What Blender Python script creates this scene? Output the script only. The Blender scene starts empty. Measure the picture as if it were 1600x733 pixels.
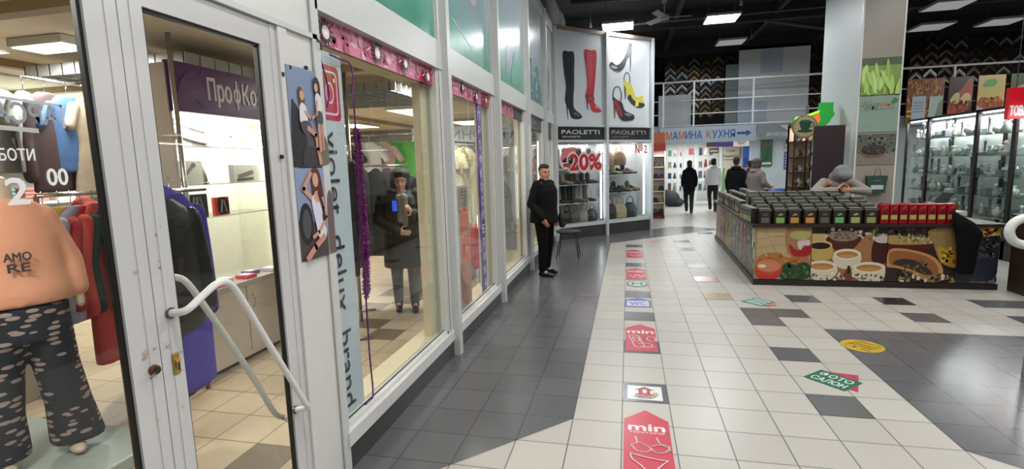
import bpy, bmesh, math, random
from mathutils import Vector, Matrix, noise
random.seed(7)
C = bpy.context.scene.collection
SC = bpy.context.scene
# ---------------------------------------------------------------- camera
H = 1.72
F = 799.48
RT = Vector((0.97531725, 0.21895092, -0.02857743))
DN = Vector((0.00221119, -0.13910036, -0.99027582))
FW = Vector((-0.22079693, 0.96576994, -0.13615113))
cam_d = bpy.data.cameras.new('camera'); cam = bpy.data.objects.new('camera', cam_d); C.objects.link(cam)
cam.matrix_world = Matrix(((RT.x, -DN.x, -FW.x, 0), (RT.y, -DN.y, -FW.y, 0), (RT.z, -DN.z, -FW.z, H), (0, 0, 0, 1)))
cam_d.sensor_width = 36; cam_d.lens = F / 1600 * 36; cam_d.clip_start = .05; cam_d.clip_end = 200
SC.camera = cam
# ---------------------------------------------------------------- world, exposure
w = bpy.data.worlds.new('world'); SC.world = w; w.use_nodes = True
w.node_tree.nodes['Background'].inputs[0].default_value = (.9, .95, 1, 1)
w.node_tree.nodes['Background'].inputs[1].default_value = .05
SC.view_settings.view_transform = 'Standard'; SC.view_settings.look = 'None'
SC.view_settings.exposure = 0.0; SC.view_settings.gamma = 1; SC.view_settings.use_curve_mapping = False
SC.cycles.use_denoising = True
SC.cycles.max_bounces = 8; SC.cycles.transparent_max_bounces = 24; SC.cycles.caustics_reflective = False
SC.cycles.sample_clamp_indirect = 4
def area(x, y, z, sx, sy, power, col=(1, .98, .95), rot=(0, 0, 0)):
    l = bpy.data.lights.new('area', 'AREA'); l.shape = 'RECTANGLE'; l.size = sx; l.size_y = sy; l.energy = power; l.color = col
    o = bpy.data.objects.new('ceiling_area_light', l); C.objects.link(o); o.location = (x, y, z); o.rotation_euler = rot  # shared by real fixtures and by fill lights that have none
    o.visible_glossy = True
    return o
MALL = 46; SHOP = 52
COOL = (.93, .97, 1.0)
MALL_LIT = [(-.23, 12.45), (2.0, 12.55)]
MALL_HALL = [(x, y) for x in (.1, 2.6, 5.2) for y in (-2.4, .8, 3.9, 7.2)]
MALL_OFF = [(2.65, 15.1, .66), (6.55, 13.05, .7), (7.25, 15.1, .7), (8.7, 15.1, .7)]
for x, y in MALL_LIT: area(x, y, 4.70, .62, .62, MALL * 1.7, COOL)
for x, y in MALL_HALL: area(x, y, 4.70, .62, .62, MALL, (1, .985, .965))
SHOP_LIT = [(-4.45, 3.33, .5, .24), (-5.5, 5.0, .6, 1.0), (-3.9, 9.2, .62, 1.1), (-3.75, 12.1, .62, 1.1), (-2.6, .75, .6, .6), (-6.2, 6.5, .62, 1.1), (-6.4, 11.5, .62, 1.1), (-2.3, 6.1, .5, .9)]  # some panels are added out of view to brighten cabinet, mannequin and dresses
for x, y, a, b in SHOP_LIT: area(x, y, 2.70, a, b, SHOP, (1, .95, .86))

# ---------------------------------------------------------------- materials
def lin(h):
    h = h.lstrip('#'); r = [int(h[i:i + 2], 16) / 255 for i in (0, 2, 4)]
    return tuple((c / 12.92 if c <= .04045 else ((c + .055) / 1.055) ** 2.4) for c in r)
_M = {}
def mat(h, rough=.5, metal=0, emit=0, var=.08, scale=14, bump=0, spec=.5):
    k = (h, rough, metal, emit, var, scale, bump, spec)
    if k in _M: return _M[k]
    m = bpy.data.materials.new('m_' + h.strip('#')); m.use_nodes = True; nt = m.node_tree; p = nt.nodes['Principled BSDF']
    c = lin(h)
    tc = nt.nodes.new('ShaderNodeTexCoord'); n = nt.nodes.new('ShaderNodeTexNoise'); n.inputs['Scale'].default_value = scale; n.inputs['Detail'].default_value = 4
    nt.links.new(tc.outputs['Object'], n.inputs['Vector'])
    mx = nt.nodes.new('ShaderNodeMix'); mx.data_type = 'RGBA'
    mx.inputs[6].default_value = tuple(v * (1 - var) for v in c) + (1,); mx.inputs[7].default_value = tuple(min(1, v * (1 + var)) for v in c) + (1,)
    nt.links.new(n.outputs['Fac'], mx.inputs[0]); nt.links.new(mx.outputs[2], p.inputs['Base Color'])
    p.inputs['Roughness'].default_value = rough; p.inputs['Metallic'].default_value = metal
    p.inputs['Specular IOR Level'].default_value = spec
    if emit:
        p.inputs['Emission Color'].default_value = c + (1,); p.inputs['Emission Strength'].default_value = emit
    if bump:
        b = nt.nodes.new('ShaderNodeBump'); b.inputs['Strength'].default_value = bump; b.inputs['Distance'].default_value = .01
        nt.links.new(n.outputs['Fac'], b.inputs['Height']); nt.links.new(b.outputs['Normal'], p.inputs['Normal'])
    _M[k] = m; return m
def glass(name='glass', tint=(1, 1, 1), refl=1.0, ior=1.5):
    m = bpy.data.materials.new(name); m.use_nodes = True; nt = m.node_tree; nt.nodes.clear()
    o = nt.nodes.new('ShaderNodeOutputMaterial'); mx = nt.nodes.new('ShaderNodeMixShader')
    t = nt.nodes.new('ShaderNodeBsdfTransparent'); t.inputs[0].default_value = tint + (1,)
    g = nt.nodes.new('ShaderNodeBsdfGlossy'); g.inputs['Roughness'].default_value = 0.01
    f = nt.nodes.new('ShaderNodeFresnel'); f.inputs['IOR'].default_value = ior
    mu = nt.nodes.new('ShaderNodeMath'); mu.operation = 'MULTIPLY'; mu.inputs[1].default_value = refl
    # a fine noise keeps the pane from being perfectly even
    n = nt.nodes.new('ShaderNodeTexNoise'); n.inputs['Scale'].default_value = 1.5
    b = nt.nodes.new('ShaderNodeBump'); b.inputs['Strength'].default_value = .02; b.inputs['Distance'].default_value = .01
    nt.links.new(n.outputs['Fac'], b.inputs['Height']); nt.links.new(b.outputs['Normal'], g.inputs['Normal'])
    ge = nt.nodes.new('ShaderNodeNewGeometry'); fr = nt.nodes.new('ShaderNodeMath'); fr.operation = 'SUBTRACT'; fr.inputs[0].default_value = 1
    m2 = nt.nodes.new('ShaderNodeMath'); m2.operation = 'MULTIPLY'
    nt.links.new(ge.outputs['Backfacing'], fr.inputs[1]); nt.links.new(f.outputs[0], mu.inputs[0]); nt.links.new(mu.outputs[0], m2.inputs[0]); nt.links.new(fr.outputs[0], m2.inputs[1]); nt.links.new(m2.outputs[0], mx.inputs[0])
    nt.links.new(t.outputs[0], mx.inputs[1]); nt.links.new(g.outputs[0], mx.inputs[2]); nt.links.new(mx.outputs[0], o.inputs[0])
    return m
GLASS = glass('window_glass', (.96, .98, .97), 1.0)
GLASS_T = glass('shelf_glass', (.93, .97, .96), 1.0, 1.3)
def gradient(name, stops, z0, z1, rough=.12, mottled=.25, sc=3.):
    m = bpy.data.materials.new(name); m.use_nodes = True; nt = m.node_tree; p = nt.nodes['Principled BSDF']
    tc = nt.nodes.new('ShaderNodeTexCoord'); sp = nt.nodes.new('ShaderNodeSeparateXYZ'); mr = nt.nodes.new('ShaderNodeMapRange')
    mr.inputs[1].default_value = z0; mr.inputs[2].default_value = z1
    n = nt.nodes.new('ShaderNodeTexNoise'); n.inputs['Scale'].default_value = sc; n.inputs['Detail'].default_value = 3
    ad = nt.nodes.new('ShaderNodeMath'); ad.operation = 'MULTIPLY_ADD'; ad.inputs[1].default_value = mottled; 
    sb = nt.nodes.new('ShaderNodeMath'); sb.operation = 'SUBTRACT'; sb.inputs[1].default_value = mottled * .5
    cr = nt.nodes.new('ShaderNodeValToRGB')
    nt.links.new(tc.outputs['Object'], sp.inputs[0]); nt.links.new(sp.outputs[2], mr.inputs[0]); nt.links.new(tc.outputs['Object'], n.inputs['Vector'])
    nt.links.new(mr.outputs[0], sb.inputs[0]); nt.links.new(n.outputs['Fac'], ad.inputs[0]); nt.links.new(sb.outputs[0], ad.inputs[2])
    nt.links.new(ad.outputs[0], cr.inputs[0]); nt.links.new(cr.outputs[0], p.inputs['Base Color'])
    e = cr.color_ramp.elements
    while len(e) < len(stops): e.new(.5)
    for el, (pos, h) in zip(e, stops): el.position = pos; el.color = lin(h) + (1,)
    p.inputs['Roughness'].default_value = rough
    return m
TL = .324; TX0 = -.035; TY0 = .023
def tiles(name, c1, c2, grout, rough, var=.5):
    m = bpy.data.materials.new(name); m.use_nodes = True; nt = m.node_tree; p = nt.nodes['Principled BSDF']
    L = nt.links.new
    g = nt.nodes.new('ShaderNodeNewGeometry'); sp = nt.nodes.new('ShaderNodeSeparateXYZ'); L(g.outputs['Position'], sp.inputs[0])
    def math_(op, a, b=None, c=None):
        n = nt.nodes.new('ShaderNodeMath'); n.operation = op
        for i, v in enumerate((a, b, c)):
            if v is None: continue
            if isinstance(v, (int, float)): n.inputs[i].default_value = v
            else: L(v, n.inputs[i])
        return n.outputs[0]
    ux = math_('DIVIDE', math_('SUBTRACT', sp.outputs[0], TX0), TL); uy = math_('DIVIDE', math_('SUBTRACT', sp.outputs[1], TY0), TL)
    gw = .011
    dx = math_('ABSOLUTE', math_('SUBTRACT', math_('FRACT', math_('ADD', ux, .5)), .5)); dy = math_('ABSOLUTE', math_('SUBTRACT', math_('FRACT', math_('ADD', uy, .5)), .5))
    d = math_('MINIMUM', dx, dy); isg = math_('LESS_THAN', d, gw)
    cb = nt.nodes.new('ShaderNodeCombineXYZ'); L(math_('FLOOR', ux), cb.inputs[0]); L(math_('FLOOR', uy), cb.inputs[1])
    wn = nt.nodes.new('ShaderNodeTexWhiteNoise'); wn.noise_dimensions = '3D'; L(cb.outputs[0], wn.inputs['Vector'])
    n = nt.nodes.new('ShaderNodeTexNoise'); n.inputs['Scale'].default_value = 2.2; n.inputs['Detail'].default_value = 8; n.inputs['Roughness'].default_value = .65
    L(g.outputs['Position'], n.inputs['Vector'])
    f = math_('ADD', math_('MULTIPLY', wn.outputs['Value'], .55), math_('MULTIPLY', n.outputs['Fac'], .45))
    mx = nt.nodes.new('ShaderNodeMix'); mx.data_type = 'RGBA'; mx.inputs[6].default_value = lin(c1) + (1,); mx.inputs[7].default_value = lin(c2) + (1,); L(f, mx.inputs[0])
    mg = nt.nodes.new('ShaderNodeMix'); mg.data_type = 'RGBA'; mg.inputs[7].default_value = lin(grout) + (1,); L(mx.outputs[2], mg.inputs[6]); L(isg, mg.inputs[0])
    L(mg.outputs[2], p.inputs['Base Color'])
    rr = nt.nodes.new('ShaderNodeMapRange'); rr.inputs[3].default_value = rough * .9; rr.inputs[4].default_value = rough * 1.12; L(n.outputs['Fac'], rr.inputs[0]); L(rr.outputs[0], p.inputs['Roughness'])
    b = nt.nodes.new('ShaderNodeBump'); b.inputs['Strength'].default_value = .25; b.inputs['Distance'].default_value = .002; b.invert = True
    L(isg, b.inputs['Height']); L(b.outputs['Normal'], p.inputs['Normal'])
    return m

# ---------------------------------------------------------------- mesh builder
class B:
    def __init__(s): s.v = []; s.f = []; s.fm = []; s.m = []; s.sm = []
    def mi(s, m):
        if m is None: m = mat('#888888')
        if m not in s.m: s.m.append(m)
        return s.m.index(m)
    def add(s, vs, fs, m, smooth=False):
        k = len(s.v); s.v += [tuple(v) for v in vs]; i = s.mi(m)
        for f in fs: s.f.append([a + k for a in f]); s.fm.append(i); s.sm.append(smooth)
        return s
    def box(s, a, b, m, rz=0, c=None):
        x0, x1 = sorted((a[0], b[0])); y0, y1 = sorted((a[1], b[1])); z0, z1 = sorted((a[2], b[2]))
        vs = [Vector((x, y, z)) for z in (z0, z1) for y in (y0, y1) for x in (x0, x1)]
        if rz:
            c = Vector(c) if c else Vector(((x0 + x1) / 2, (y0 + y1) / 2, 0)); R = Matrix.Rotation(rz, 3, 'Z'); vs = [R @ (v - c) + c for v in vs]
        return s.add(vs, [(0, 2, 3, 1), (4, 5, 7, 6), (0, 1, 5, 4), (2, 6, 7, 3), (0, 4, 6, 2), (1, 3, 7, 5)], m)
    def bbox(s, a, b, m, bev=.006):   # box with chamfered edges
        bm = bmesh.new(); bmesh.ops.create_cube(bm, size=1)
        for v in bm.verts: v.co = Vector([(a[i] + b[i]) / 2 + v.co[i] * abs(b[i] - a[i]) for i in range(3)])
        bmesh.ops.bevel(bm, geom=bm.edges[:], offset=bev, segments=2, affect='EDGES', profile=.5)
        return s.bm(bm, m)
    def bm(s, bm, m, smooth=False, M=None):
        bm.verts.index_update(); vs = [(M @ v.co if M else v.co.copy()) for v in bm.verts]; fs = [[v.index for v in f.verts] for f in bm.faces]; bm.free()
        return s.add(vs, fs, m, smooth)
    def prism(s, pts, z0, z1, m):   # pts ccw xy
        n = len(pts); vs = [(x, y, z0) for x, y in pts] + [(x, y, z1) for x, y in pts]
        fs = [list(range(n))[::-1], list(range(n, 2 * n))] + [(i, (i + 1) % n, n + (i + 1) % n, n + i) for i in range(n)]
        return s.add(vs, fs, m)
    def cone(s, p, q, r0, r1, m, n=12, caps=True):
        p = Vector(p); q = Vector(q); d = (q - p); 
        if d.length < 1e-6: return s
        d.normalize(); a = d.orthogonal().normalized(); b = d.cross(a)
        vs = [p + (a * math.cos(t) + b * math.sin(t)) * r0 for t in [2 * math.pi * i / n for i in range(n)]] + [q + (a * math.cos(t) + b * math.sin(t)) * r1 for t in [2 * math.pi * i / n for i in range(n)]]
        s.add(vs, [(i, (i + 1) % n, n + (i + 1) % n, n + i) for i in range(n)], m, True)
        if caps: s.add(vs, [list(range(n))[::-1], list(range(n, 2 * n))], m)
        return s
    def tube(s, pts, r, m, n=10):
        pts = [Vector(p) for p in pts]; rings = []; up = None
        for i, p in enumerate(pts):
            d = (pts[min(i + 1, len(pts) - 1)] - pts[max(i - 1, 0)]).normalized()
            if up is None: up = d.orthogonal().normalized()
            up = (up - d * up.dot(d)).normalized(); b = d.cross(up)
            rr = r[i] if isinstance(r, (list, tuple)) else r
            rings.append([p + (up * math.cos(t) + b * math.sin(t)) * rr for t in [2 * math.pi * k / n for k in range(n)]])
        vs = [v for R in rings for v in R]; fs = []
        for i in range(len(rings) - 1):
            for k in range(n): fs.append((i * n + k, i * n + (k + 1) % n, (i + 1) * n + (k + 1) % n, (i + 1) * n + k))
        fs += [list(range(n))[::-1], [len(vs) - n + k for k in range(n)]]
        return s.add(vs, fs, m, True)
    def ell(s, c, r, m, seg=16, rot=None):
        vs = []; fs = []; h = seg // 2
        for i in range(h + 1):
            for k in range(seg):
                th = math.pi * i / h; ph = 2 * math.pi * k / seg
                v = Vector((r[0] * math.sin(th) * math.cos(ph), r[1] * math.sin(th) * math.sin(ph), r[2] * math.cos(th)))
                if rot: v = rot @ v
                vs.append(v + Vector(c))
        for i in range(h):
            for k in range(seg): fs.append((i * seg + k, (i + 1) * seg + k, (i + 1) * seg + (k + 1) % seg, i * seg + (k + 1) % seg))
        return s.add(vs, fs, m, True)
    def caps(s, p, q, r0, r1, m, n=12):
        s.cone(p, q, r0, r1, m, n); s.ell(p, (r0,) * 3, m, n); s.ell(q, (r1,) * 3, m, n); return s
    def loft(s, rings, m, n=20):   # rings: (x, y, z, rx, ry)
        vs = []; fs = []
        for (x, y, z, rx, ry) in rings:
            for k in range(n):
                t = 2 * math.pi * k / n; vs.append((x + rx * math.cos(t), y + ry * math.sin(t), z))
        for i in range(len(rings) - 1):
            for k in range(n): fs.append((i * n + k, i * n + (k + 1) % n, (i + 1) * n + (k + 1) % n, (i + 1) * n + k))
        fs += [list(range(n))[::-1], [len(vs) - n + k for k in range(n)]]
        return s.add(vs, fs, m, True)
    def lathe(s, prof, m, c=(0, 0, 0), n=16):
        return s.loft([(c[0], c[1], c[2] + z, max(r, .0005), max(r, .0005)) for r, z in prof], m, n)
    def mesh(s, name):
        me = bpy.data.meshes.new(name); me.from_pydata(s.v, [], s.f)
        for m in s.m: me.materials.append(m)
        me.polygons.foreach_set('material_index', s.fm); me.polygons.foreach_set('use_smooth', s.sm); me.update()
        return me
    def build(s, name, parent=None, label=None, cat=None, group=None, kind=None, loc=None, rz=0):
        o = bpy.data.objects.new(name, s.mesh(name)); C.objects.link(o)
        if parent: o.parent = parent
        if loc is not None: o.location = loc
        if rz: o.rotation_euler = (0, 0, rz)
        return tag(o, label, cat, group, kind)
def tag(o, label=None, cat=None, group=None, kind=None):
    if label: o['label'] = label
    if cat: o['category'] = cat
    if group: o['group'] = group
    if kind: o['kind'] = kind
    return o
def struct(name, b): return b.build(name, kind='structure')
def thing(name, label, cat, loc=(0, 0, 0), rz=0, group=None):
    o = bpy.data.objects.new(name, None); C.objects.link(o); o.empty_display_size = .1
    o.location = loc; o.rotation_euler = (0, 0, rz)
    return tag(o, label, cat, group)
def dup(root, loc, rz=0, label=None, swap=None, group=None, sc=None):
    r = root.copy(); C.objects.link(r); r.location = loc; r.rotation_euler = (0, 0, rz)
    if sc: r.scale = (sc,) * 3
    if label: r['label'] = label
    if group: r['group'] = group
    def sw(o):
        if swap and o.type == 'MESH':
            for i, sl in enumerate(o.material_slots):
                if sl.material in swap:
                    m = swap[sl.material]; sl.link = 'OBJECT'; sl.material = m
    sw(r)
    for ch in root.children:
        c = ch.copy(); C.objects.link(c); c.parent = r; sw(c)
        for g in ch.children:
            d = g.copy(); C.objects.link(d); d.parent = c; sw(d)
    return r
def remesh(b, voxel, smooth=4, name='mesh'):
    me = b.mesh('tmp'); o = bpy.data.objects.new('tmp', me); C.objects.link(o)
    r = o.modifiers.new('r', 'REMESH'); r.mode = 'VOXEL'; r.voxel_size = voxel
    if smooth:
        s = o.modifiers.new('s', 'SMOOTH'); s.iterations = smooth; s.factor = .5
    dg = bpy.context.evaluated_depsgraph_get(); out = bpy.data.meshes.new_from_object(o.evaluated_get(dg))
    bpy.data.objects.remove(o); bpy.data.meshes.remove(me)
    out.name = name
    for p in out.polygons: p.use_smooth = True
    return out
def rbuild(b, voxel, name, parent=None, m=None, smooth=4, **k):
    me = remesh(b, voxel, smooth, name); me.materials.clear(); me.materials.append(m or b.m[0])
    for p in me.polygons: p.material_index = 0
    o = bpy.data.objects.new(name, me); C.objects.link(o)
    if parent: o.parent = parent
    return tag(o, **k)
def smooth(pts, n=6, closed=False):
    P = [Vector(p) for p in pts]; L = len(P); out = []
    rng = range(L) if closed else range(L - 1)
    for i in rng:
        p0 = P[(i - 1) % L] if closed or i > 0 else P[0]; p1 = P[i % L]; p2 = P[(i + 1) % L]; p3 = P[(i + 2) % L] if closed or i + 2 < L else P[-1]
        for k in range(n):
            t = k / n; out.append(.5 * ((2 * p1) + (p2 - p0) * t + (2 * p0 - 5 * p1 + 4 * p2 - p3) * t * t + (3 * p1 - p0 - 3 * p2 + p3) * t ** 3))
    if not closed: out.append(P[-1])
    return out
# ---- text
_T = {}
def text_geo(s, bold=0.0, shear=0.0, spacing=1.0):
    k = (s, bold, shear, spacing)
    if k in _T: return _T[k]
    cu = bpy.data.curves.new('t', 'FONT'); cu.body = s; cu.size = 1; cu.offset = bold; cu.shear = shear; cu.space_character = spacing; cu.resolution_u = 3; cu.fill_mode = 'FRONT'
    o = bpy.data.objects.new('t', cu); C.objects.link(o); dg = bpy.context.evaluated_depsgraph_get(); me = bpy.data.meshes.new_from_object(o.evaluated_get(dg))
    vs = [(v.co.x, v.co.y) for v in me.vertices]; fs = [list(p.vertices) for p in me.polygons]
    bpy.data.objects.remove(o)
    if vs:
        x0 = min(v[0] for v in vs); x1 = max(v[0] for v in vs); y0 = min(v[1] for v in vs); y1 = max(v[1] for v in vs)
        vs = [((x - x0) / (x1 - x0), (y - y0) / (y1 - y0)) for x, y in vs]
    _T[k] = (vs, fs); return _T[k]
class Art:     # flat printing on a surface: O origin, U right, V up, real layers a fraction of a millimetre apart
    def __init__(s, O, U, V, step=.0008, rough=.35, clip=None):
        s.b = B(); s.O = Vector(O); s.U = Vector(U).normalized(); s.V = Vector(V).normalized(); s.N = s.U.cross(s.V); s.d = step; s.step = step; s.rough = rough; s.clip = clip
    def P(s, u, v): return s.O + s.U * u + s.V * v + s.N * s.d
    def m(s, c): return c if not isinstance(c, str) else mat(c, s.rough, var=.05)
    def poly(s, pts, c, up=True):
        if s.clip:
            for ax, sg, lim in ((0, 1, 0), (0, -1, -s.clip[0]), (1, 1, 0), (1, -1, -s.clip[1])):
                out = []
                for i in range(len(pts)):
                    p, q = pts[i - 1], pts[i]; dp, dq = sg * p[ax] - lim, sg * q[ax] - lim
                    if (dp >= 0) != (dq >= 0): t = dp / (dp - dq); out.append((p[0] + (q[0] - p[0]) * t, p[1] + (q[1] - p[1]) * t))
                    if dq >= 0: out.append(q)
                pts = out
                if len(pts) < 3: return s
        n = len(pts)
        if n > 4:
            from mathutils.geometry import tessellate_polygon
            tr = tessellate_polygon([[Vector((p[0], p[1], 0)) for p in pts]])
        else: tr = [tuple(range(n))]
        out = []
        for t in tr:
            a = 0
            for i in range(len(t)): p = pts[t[i]]; q = pts[t[(i + 1) % len(t)]]; a += p[0] * q[1] - q[0] * p[1]
            out.append(t if a > 0 else tuple(reversed(t)))
        s.b.add([s.P(p[0], p[1]) for p in pts], out, s.m(c))
        if up: s.d += s.step
        return s
    def rect(s, u0, v0, u1, v1, c, up=True): return s.poly([(u0, v0), (u1, v0), (u1, v1), (u0, v1)], c, up)
    def ell(s, u, v, ru, rv, c, n=24, up=True, a0=0, a1=2 * math.pi): return s.poly([(u + ru * math.cos(a0 + (a1 - a0) * i / n), v + rv * math.sin(a0 + (a1 - a0) * i / n)) for i in range(n + (a1 - a0 < 6))], c, up)
    def blob(s, pts, c, n=5, up=True): return s.poly([(p[0], p[1]) for p in smooth([(a, b, 0) for a, b in pts], n, True)], c, up)
    def line(s, pts, w_, c, up=True, sm=0):
        if sm: pts = [(p[0], p[1]) for p in smooth([(a, b, 0) for a, b in pts], sm)]
        for (a, b), (e, f) in zip(pts[:-1], pts[1:]):
            L = math.hypot(e - a, f - b) or 1e-6; nx = -(f - b) / L * w_ / 2; ny = (e - a) / L * w_ / 2; ex = (e - a) / L * w_ * .3; ey = (f - b) / L * w_ * .3
            s.poly([(a - ex + nx, b - ey + ny), (a - ex - nx, b - ey - ny), (e + ex - nx, f + ey - ny), (e + ex + nx, f + ey + ny)], c, False)
        if up: s.d += s.step
        return s
    def ring(s, u, v, ru, rv, w_, c, n=24): return s.line([(u + ru * math.cos(2 * math.pi * i / n), v + rv * math.sin(2 * math.pi * i / n)) for i in range(n + 1)], w_, c)
    def text(s, t, u0, v0, u1, v1, c, bold=.01, shear=0, rot=0, mirror=False):   # rot in quarter turns clockwise: 1 reads downwards
        vs, fs = text_geo(t, 0, shear)
        if bold > 0:      # heavier strokes: the outline laid down again, shifted by a fraction of the letter height
            hh = (u1 - u0) if rot == 1 else (v1 - v0); e = hh * min(bold, .12) * 1.0; k0 = s.d
            for ex, ey in ((e, 0), (-e, 0), (0, e), (0, -e)): s.text(t, u0 + ex, v0 + ey, u1 + ex, v1 + ey, c, 0, shear, rot, mirror); s.d = s.d - s.step + s.step * .1
        out = []
        for x, y in vs:
            if mirror: x = 1 - x
            if rot == 1: x, y = y, 1 - x
            out.append(s.P(u0 + (u1 - u0) * x, v0 + (v1 - v0) * y))
        ff = [tuple(reversed(f)) for f in fs] if mirror else fs
        s.b.add(out, ff, s.m(c)); s.d += s.step
        return s
    def spots(s, n, box, r, cols, seed=1, sq=1.0):
        rr = random.Random(seed)
        for i in range(n):
            u = rr.uniform(box[0], box[2]); v = rr.uniform(box[1], box[3]); q = rr.uniform(.5, 1) * r; a = rr.uniform(0, 3)
            s.poly([(u + q * math.cos(a + t) * rr.uniform(.7, 1.1), v + q * sq * math.sin(a + t) * rr.uniform(.7, 1.1)) for t in (0, 1.1, 2.1, 3.2, 4.3, 5.3)], rr.choice(cols), i % 12 == 11)
        s.d += s.step
        return s
    def build(s, name, parent=None, **k): return s.b.build(name, parent, **k)
# pixel -> point on a real plane
def ray(px, py): return RT * ((px - 800) / F) + DN * ((py - 366.5) / F) + FW
def fl(px, py, z=0): d = ray(px, py); return Vector((0, 0, H)) + d * ((z - H) / d.z)
def wx(px, py, X): d = ray(px, py); return Vector((0, 0, H)) + d * (X / d.x)
def wy(px, py, Y): d = ray(px, py); return Vector((0, 0, H)) + d * (Y / d.y)
ORD = ['first', 'second', 'third', 'fourth', 'fifth', 'sixth', 'seventh', 'eighth', 'ninth', 'tenth', 'eleventh', 'twelfth', 'thirteenth', 'fourteenth', 'fifteenth', 'sixteenth', 'seventeenth', 'eighteenth']
WHITE = mat('#cfcfcc', .28, var=.04); WHITE2 = mat('#c2c5c4', .35, var=.04); CREAM = mat('#d6c9a8', .5, var=.05); DARK = mat('#22211f', .4); CHROME = mat('#b8b8b8', .22, 1); STEEL = mat('#777777', .35, 1)
BLACK = mat('#0c0c0d', .45); PLINTH = mat('#3b3c3d', .3, var=.15, scale=5)
# ================================================================ FLOOR
T_LIGHT = tiles('floor_tile_light', '#a5a19a', '#b3afa7', '#55524e', .33)
T_GREY = tiles('floor_tile_grey', '#535456', '#5f6062', '#3a3a3b', .22)
T_SHOP = tiles('floor_tile_shop', '#b3a087', '#c2b096', '#5e5140', .3)
T_BLACK = tiles('floor_tile_black', '#2c2b30', '#33323a', '#222222', .17)
T_BEIGE = tiles('floor_tile_beige', '#a89a80', '#b3a489', '#5b5751', .2)
T_PINK = tiles('floor_tile_pink', '#b59d97', '#bba59f', '#5b5751', .2)
T_BROWN = tiles('floor_tile_brown', '#6b5a49', '#7a6856', '#4a3e32', .3)
b = B()
b.add([(-9, -5, 0), (16, -5, 0), (16, 26, 0), (-9, 26, 0)], [(0, 1, 2, 3)], T_LIGHT)
def fpoly(pts, m, z=.001): b.add([(x, y, z) for x, y in pts], [tuple(range(len(pts)))], m)
fpoly([(-1.56, 2.03), (-.359, 3.263), (-.359, 10.92), (-1.56, 11.13)], T_GREY)
fpoly([(-1.56, 11.13), (-.359, 10.92), (2.2, 13.2), (1.35, 13.95), (.585, 13.13)], T_GREY)
fpoly([(1.909, 5.49), (1.909, 3.263), (5.9, .1), (12, .1), (12, 5.53)], T_GREY)
fpoly([(-8, -4), (-1.66, -4), (-1.66, 14), (-8, 14)], T_SHOP)
def cell(i, j, m, z=.0016): x = TX0 + i * TL; y = TY0 + j * TL; fpoly([(x, y), (x + TL, y), (x + TL, y + TL), (x, y + TL)], m, z)
for i, j in [(4, 17), (4, 18), (5, 18), (6, 20), (4, 14), (4, 11), (9, 18), (13, 20), (12, 18), (12, 20), (3, 26), (3, 31), (3, 34), (6, 23), (8, 38), (5, 38)]: cell(i, j, T_GREY)
for j in (11, 14, 17, 20, 26, 32): cell(0, j, T_GREY)
cell(9, 20, T_BLACK); cell(3, 20, T_BEIGE); cell(3, 23, T_PINK)
for i, j in [(-9, 15), (-8, 14), (-9, 18), (-10, 17), (-8, 20), (-7, 7), (-8, 11)]: cell(i, j, T_BROWN, .002)
fpoly([(-3.3, 6.2), (-2.2, 6.2), (-2.2, 6.75), (-3.3, 6.75)], T_BROWN, .002)
struct('floor', b)
# ================================================================ CEILINGS AND OUTER WALLS
b = B(); CB = mat('#141415', .8, var=.3, scale=2)
b.box((-1.62, -5, 5.4), (16, 26, 5.5), CB)
for y in (7, 10.4, 14, 17.6): b.box((-1.6, y, 5.0), (16, y + .16, 5.4), mat('#1c1d1f', .7))
for x in (1.1, 3.4, 6.6): b.box((x, -5, 5.12), (x + .1, 26, 5.3), mat('#212325', .7))
struct('ceiling', b)
b = B(); b.box((-8, -4, 2.8), (-1.64, 14.1, 2.88), mat('#e6dbc4', .7))
for y in (.6, 2.55, 5.0, 7.6): b.box((-8, y, 2.73), (-1.66, y + .1, 2.8), mat('#a89878', .6))
for x in (-5.6,): b.box((x, -4, 2.73), (x + .1, 14, 2.8), mat('#a89878', .6))
struct('ceiling', b)
b = B(); b.box((-8.1, -4, 0), (-8, 14, 2.9), mat('#c9c0b2', .7)); struct('wall_left', b)
b = B(); b.box((-8, 14, 0), (-1.64, 14.1, 2.9), mat('#8d8f90', .7)); struct('wall_back', b)
b = B(); b.box((-8, -4.1, 0), (16, -4, 5.4), mat('#8a8782', .7)); struct('wall_near', b)
b = B(); b.box((14, -4, 0), (14.1, 26, 5.4), mat('#5b5a58', .7)); struct('wall_right', b)
b = B(); b.box((-1.62, 23, 0), (14, 23.1, 2.6), mat('#d9dcdd', .6)); b.box((.3, 20.6, 2.7), (14, 20.7, 5.4), mat('#191a1b', .8)); struct('wall_far', b)
b = B(); b.box((-1.75, 13.2, 0), (-1.6, 23, 5.4), mat('#b9bcbc', .6)); b.box((-8, 10.8, 2.88), (-1.64, 14.1, 5.4), mat('#77797a', .7)); struct('wall_side', b)

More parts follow.
